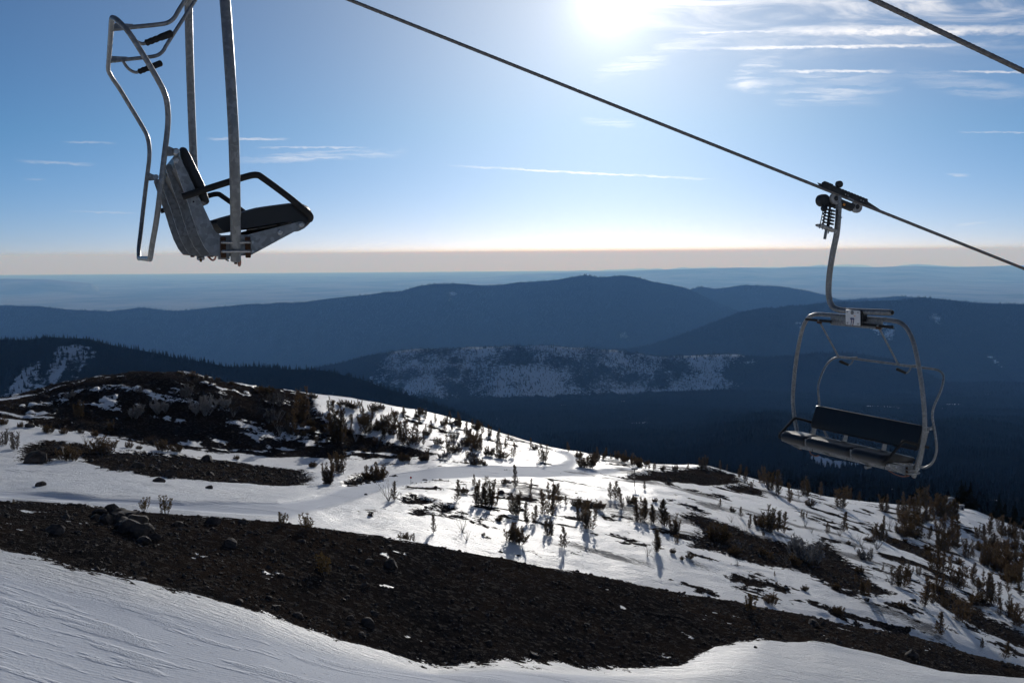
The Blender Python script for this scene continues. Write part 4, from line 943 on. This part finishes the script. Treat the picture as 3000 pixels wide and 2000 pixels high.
def fsample(a, y):
    fa_ = np.clip((a-fa[0])/(fa[1]-fa[0]), 0, NF-1.001); l0 = math.log(430); l1 = math.log(190000)
    fy_ = np.clip((np.log(y)-l0)/(l1-l0)*(MF-1), 0, MF-1.001); i = fy_.astype(int); j = fa_.astype(int); ty = fy_-i; ta = fa_-j
    z = (FZ[i, j]*(1-ta)+FZ[i, j+1]*ta)*(1-ty)+(FZ[i+1, j]*(1-ta)+FZ[i+1, j+1]*ta)*ty
    return z, FI[i, j], snowf[i, j]
def forest(name, label, n, y0, y1, hmin, hmax, keep):
    a = rng.uniform(-.56, .56, n); y = np.sqrt(rng.uniform(y0**2, y1**2, n))
    if y1 <= 430: z = gsample(Z, a, y); ri = np.zeros(n, int); sn = np.full(n, -1.)
    else:
        z, ri, sn = fsample(np.maximum(a, -.66), np.maximum(y, 430)); zn = gsample(Z, a, y); z = np.where(y < 430, zn, z)
    m_ = keep(a, y, ri, sn) ; a, y, z = a[m_], y[m_], z[m_]
    h = rng.uniform(hmin, hmax, len(a))*(.75+.5*vnoise(a*y/80, y/80, 5))
    o = scatter(name, np.stack([a*y, y, z-.3], 1), h, rng.uniform(0, 6.28, len(a)), rng.integers(0, 5, len(a)), FOREST)
    tag(o, label, 'forest', kind='stuff'); return o
u01 = lambda a: rng.random(len(a))
def gaps(a, y, sc, th): return fbm(a*y/sc, y/sc, 3, 77) > th
forest('forest', 'dark conifer forest filling the valley below the slope', 150000, 330, 4800, 5, 12, lambda a, y, ri, sn: ((ri == 0) | (ri == 7) | ((ri == 5) & (y < 3800))) & (sn+.5*u01(a) < .1) & (y > 330+rng.random(len(a))*90))
forest('forest', 'dark conifers on the snow patched ridge at left', 34000, 1500, 2900, 6, 13, lambda a, y, ri, sn: (ri == 6) & (sn < u01(a)*.9-.35))
forest('forest', 'scattered conifers on the snowy middle ridge', 110000, 3800, 6400, 7, 15, lambda a, y, ri, sn: (ri == 5) & (u01(a) < np.where(du_of(a) > 1740, .95, np.where(du_of(a) < 850, .85, .50+.5*(fbm(a*y/160, y/160, 4, 8) > .06)))))
forest('forest', 'conifer forest covering the ridge behind the far chair', 90000, 4700, 9800, 10, 20, lambda a, y, ri, sn: ((ri == 4) | (ri == 0)) & (sn < .1))
forest('forest', 'blue conifer forest on the long background mountain', 90000, 9500, 16500, 12, 24, lambda a, y, ri, sn: (ri >= 1) & (ri <= 3) & (sn < .1))
# taller dark trees right behind the crest on the right
def near_forest():
    n = 700; u = rng.uniform(2080, 3060, n); y = rng.uniform(262, 420, n); a = (u-1500)/F*1.01; z = gsample(Z, a, y)
    keep = (fbm(a*y/25, y/25, 3, 91) > -.25)&((u>2450)|(y>300)); a, y, z = a[keep], y[keep], z[keep]; n = len(a)
    o = scatter('forest', np.stack([a*y, y, z-.3], 1), rng.uniform(4, 8.5, n), rng.uniform(0, 6.28, n), rng.integers(0, 5, n), FOREST)
    tag(o, 'dark stand of conifers behind the snow crest at right', 'forest', kind='stuff')
near_forest()

# ------------------------------------------------------------------ rocks
STONE = vary('volcanic_stone', (.030, .026, .025), (.080, .064, .054), 2.2, .85, 0, .15, .6, 9, detail=6)
def rock_mesh(seed, flat=.6, sub=2):
    bm = bmesh.new(); bmesh.ops.create_icosphere(bm, subdivisions=sub, radius=1.0); r = random.Random(seed); o = Vector((r.uniform(0, 50), r.uniform(0, 50), r.uniform(0, 50)))
    from mathutils import noise as mn
    cuts = [(Vector((r.gauss(0, 1), r.gauss(0, 1), r.gauss(0, .8))).normalized(), r.uniform(.45, .8)) for _ in range(7)]
    for v in bm.verts:
        for nrm, d in cuts:
            e = v.co.dot(nrm)-d
            if e > 0: v.co -= nrm*e
        v.co *= 1+.16*mn.noise(v.co*1.6+o)
        v.co.z *= flat
    me = bpy.data.meshes.new('rock'); bm.to_mesh(me); bm.free(); me.materials.append(STONE); return me
ROCKS = [rock_mesh(i, .5+.08*(i % 5)) for i in range(9)]
PEB = hidden_collection('stone_shape', [rock_mesh(50+i, .65, 1) for i in range(6)])
def stones():
    n = 150000; a = rng.uniform(-.50, .50, n); y = np.exp(rng.uniform(math.log(36), math.log(200), n))
    rk_ = gsample(ROCK, a, y); keep = (rk_ > .15) & (rng.random(n) < np.where(y < 84, .42, .5)); a, y = a[keep], y[keep]; z = gsample(Z, a, y); n = len(a)
    s_ = .045*(1-rng.random(n))**-.42; s_ = np.clip(s_*.8, .035, .15)*np.clip(y/60, .8, 2.0)
    o = scatter('loose_stones', np.stack([a*y, y, z+s_*.1], 1), s_, rng.uniform(0, 6.28, n), rng.integers(0, 6, n), PEB)
    tag(o, 'loose dark volcanic stones littering the scree', kind='stuff'); print('stones', n)
stones()
BC = 0; BL = []
def boulder(x, y, size, label, group=None, sink=.25, name='boulder'):
    global BC
    o = link(name, ROCKS[BC % 9]); BC += 1; z = ground(x, y)
    o.location = (x, y, z+size*(.30-sink)); o.scale = (size*rr_.uniform(.8, 1.2), size*rr_.uniform(.8, 1.2), size*rr_.uniform(.8, 1.2)); o.rotation_euler = (rr_.gauss(0, .25), rr_.gauss(0, .25), rr_.uniform(0, 6.28))
    BL.append(o) if group else None; return tag(o, label, 'boulder', group)
for (u, v, wpx, lab) in ((121,1422,34,'flat dark boulder alone on the snow near the left edge'),(463,1412,35,'rounded dark boulder on snow below the left scree island'),(612,1430,26,'pointed dark boulder on snow, right one of a pair'),
     (100,1350,62,'large broad brown boulder at the foot of the left snow bank'),(178,1330,52,'large dark boulder above the broad brown one at left'),(85,1250,30,'dark boulder at the top of the left snow bank'),
     (1206,1452,16,'small round boulder beside the red marker pole'),(1248,1488,16,'small boulder between the thin dirt patches on snow'),(1085,1510,20,'dark boulder on snow left of the dirt patches'),
     (2676,1760,24,'dark boulder under the pine grove at lower right'),(2213,1897,13,'small dark boulder on snow at the bottom right of the scree'),(414,1700,38,'black boulder at the lower scree edge on the piste')):
    x, y, z = hit2(u, v, ymin=(84 if v < 1600 and u < 2600 else 36)); boulder(x, y, wpx*y/F*.55, lab, sink=.18)
LAB = {0: 'dark angular boulder strewn over the near scree band', 1: 'brownish stone block half sunk in the near scree band', 2: 'grey weathered boulder lying on the near scree band'}
k = 0
while k < 170:
    a = rng.uniform(-.47, .47); y = math.exp(rng.uniform(math.log(38), math.log(82)))
    if gsample(ROCK0, a, y)[0] < .7: continue
    boulder(a*y, y, float(np.clip(.10*(1-rng.random())**-.40, .10, .5)), LAB[k % 3], 'boulders on the near scree', .22); k += 1
k = 0
while k < 50:
    a = rng.uniform(-.47, .2); y = rng.uniform(92, 178)
    if gsample(ROCK, a, y)[0] < .5: continue
    boulder(a*y, y, float(np.clip(.28*(1-rng.random())**-.35, .25, .9)), 'dark boulder on the scree patches around the groomed road', 'boulders on the far scree', .2); k += 1
oc = 0
for (u, v, sz) in ((300,1512,.50),(325,1506,.55),(350,1512,.62),(372,1520,.70),(395,1535,.80),(385,1560,.62),(410,1572,.55),(425,1590,.5),(355,1535,.6),(335,1530,.5),(310,1532,.45),(430,1555,.45),(445,1580,.4),(280,1520,.38),(365,1552,.5)):
    x, y, z = hit2(u, v, ymin=36, ymax=62); boulder(x, y, sz, 'cracked grey lava block in the outcrop below the tawny shrubs', 'lava blocks of the outcrop', .1, 'lava_block')

SECT = [(-9, 'at the left end'), (-.30, 'under the tawny shrubs'), (-.17, 'left of the middle'), (-.05, 'in the middle'), (.09, 'right of the middle'), (.25, 'towards the right end')]
bg_ = {}
for o in BL:
    x, y = o.location.x, o.location.y; a = x/y; sz = o.scale[0]; sec = [t for v, t in SECT if a >= v][-1]
    if o.name.startswith('lava'): key = ('cracked lava block of the grey outcrop below the tawny shrubs',)
    elif y > 88: key = ('dark boulder on the scree patches beyond the groomed road' if y > 118 else 'dark boulder on the scree island beside the groomed road',)
    else:
        mid = .5*(float(np.interp(a, ga, y2))+float(np.interp(a, ga, y3)))
        key = (('large' if sz > .3 else 'small')+' boulder on the '+('upper' if y > mid else 'lower')+' near scree '+sec,)
    bg_.setdefault(key[0], []).append((a, o))
for k_, L in bg_.items():
    L.sort(key=lambda q: q[0])
    for i, (a, o) in enumerate(L): o['label'] = k_+(', '+ORD[i]+' from the left' if len(L) > 1 else ''); o['group'] = k_.replace('boulder', 'boulders').replace('block', 'blocks')

# ------------------------------------------------------------------ small things by the road
x, y, z = hit2(1859, 1424, ymin=100); sp0 = empty('sign_post', (x, y, z)); tag(sp0, 'thin post with a small cross board on snow beside the dark mound', 'sign')
MB().cyl((0, 0, -.3), (0, 0, 2.3), .045, 8).build('post', BARK, sp0); MB().box((0, 0, 2.33), (.42, .04, .12), bev=.02).build('board', PALEW, sp0); MB().box((.0, -.02, 2.12), (.06, .05, .08), bev=.01).build('bracket', DARKST, sp0)
x, y, z = hit2(1204, 1417, ymin=84); mk = empty('marker_pole', (x, y, z)); tag(mk, 'thin marker pole with a red disc at the road edge', 'marker')
RED, _, _ = pmat('red_paint', (.55, .02, .02), .5)
MB().cyl((0, 0, -.2), (0, 0, .62), .018, 8).build('pole', BARK, mk); MB().lathe([(.02, -.012), (.11, -.012), (.115, 0), (.11, .012), (.02, .012)], (0, 0, .70), (0, 1, 0), 16).build('disc', RED, mk)
def at_depth(u, v, y): r = ray(u, v); return r[0]/r[1]*y, y, r[2]/r[1]*y
x, y, z = hit2(2785, 1492, ymin=200, ymax=275); z += .5; tk = empty('water_tank', (x, y, z)); tag(tk, 'small round tank on a pale base among the trees at right', 'tank')
MB().lathe([(.72, 0), (.72, .06), (.70, .08), (.70, 1.25), (.74, 1.28), (.74, 1.36), (.3, 1.5), (.05, 1.52)], (0, 0, .75), (0, 0, 1), 24).build('drum', GALV, tk)
CONC = vary('grey_concrete', (.20, .20, .20), (.27, .26, .25), 6, .85, 0, .2)
MB().box((0, 0, 0), (.75, .75, .74), bev=.04).build('base', CONC, tk)
for sx in (-.6, .6): MB().cyl((sx, 0, 2.1), (sx, 0, 2.75), .02, 6).build('antenna', DARKST, tk)
x, y, z = hit2(2817, 1494, ymin=200, ymax=275); z += .3; hut = empty('equipment_hut', (x, y, z)); tag(hut, 'tiny pale hut right of the round tank', 'hut')
MB().box((0, 0, .2), (.42, .42, .62), bev=.03).build('wall', CONC, hut); MB().box((0, 0, .86), (.52, .52, .05), bev=.02).build('roof', GALV, hut); MB().box((0, -.43, .1), (.2, .02, .42)).build('door', DARKST, hut)
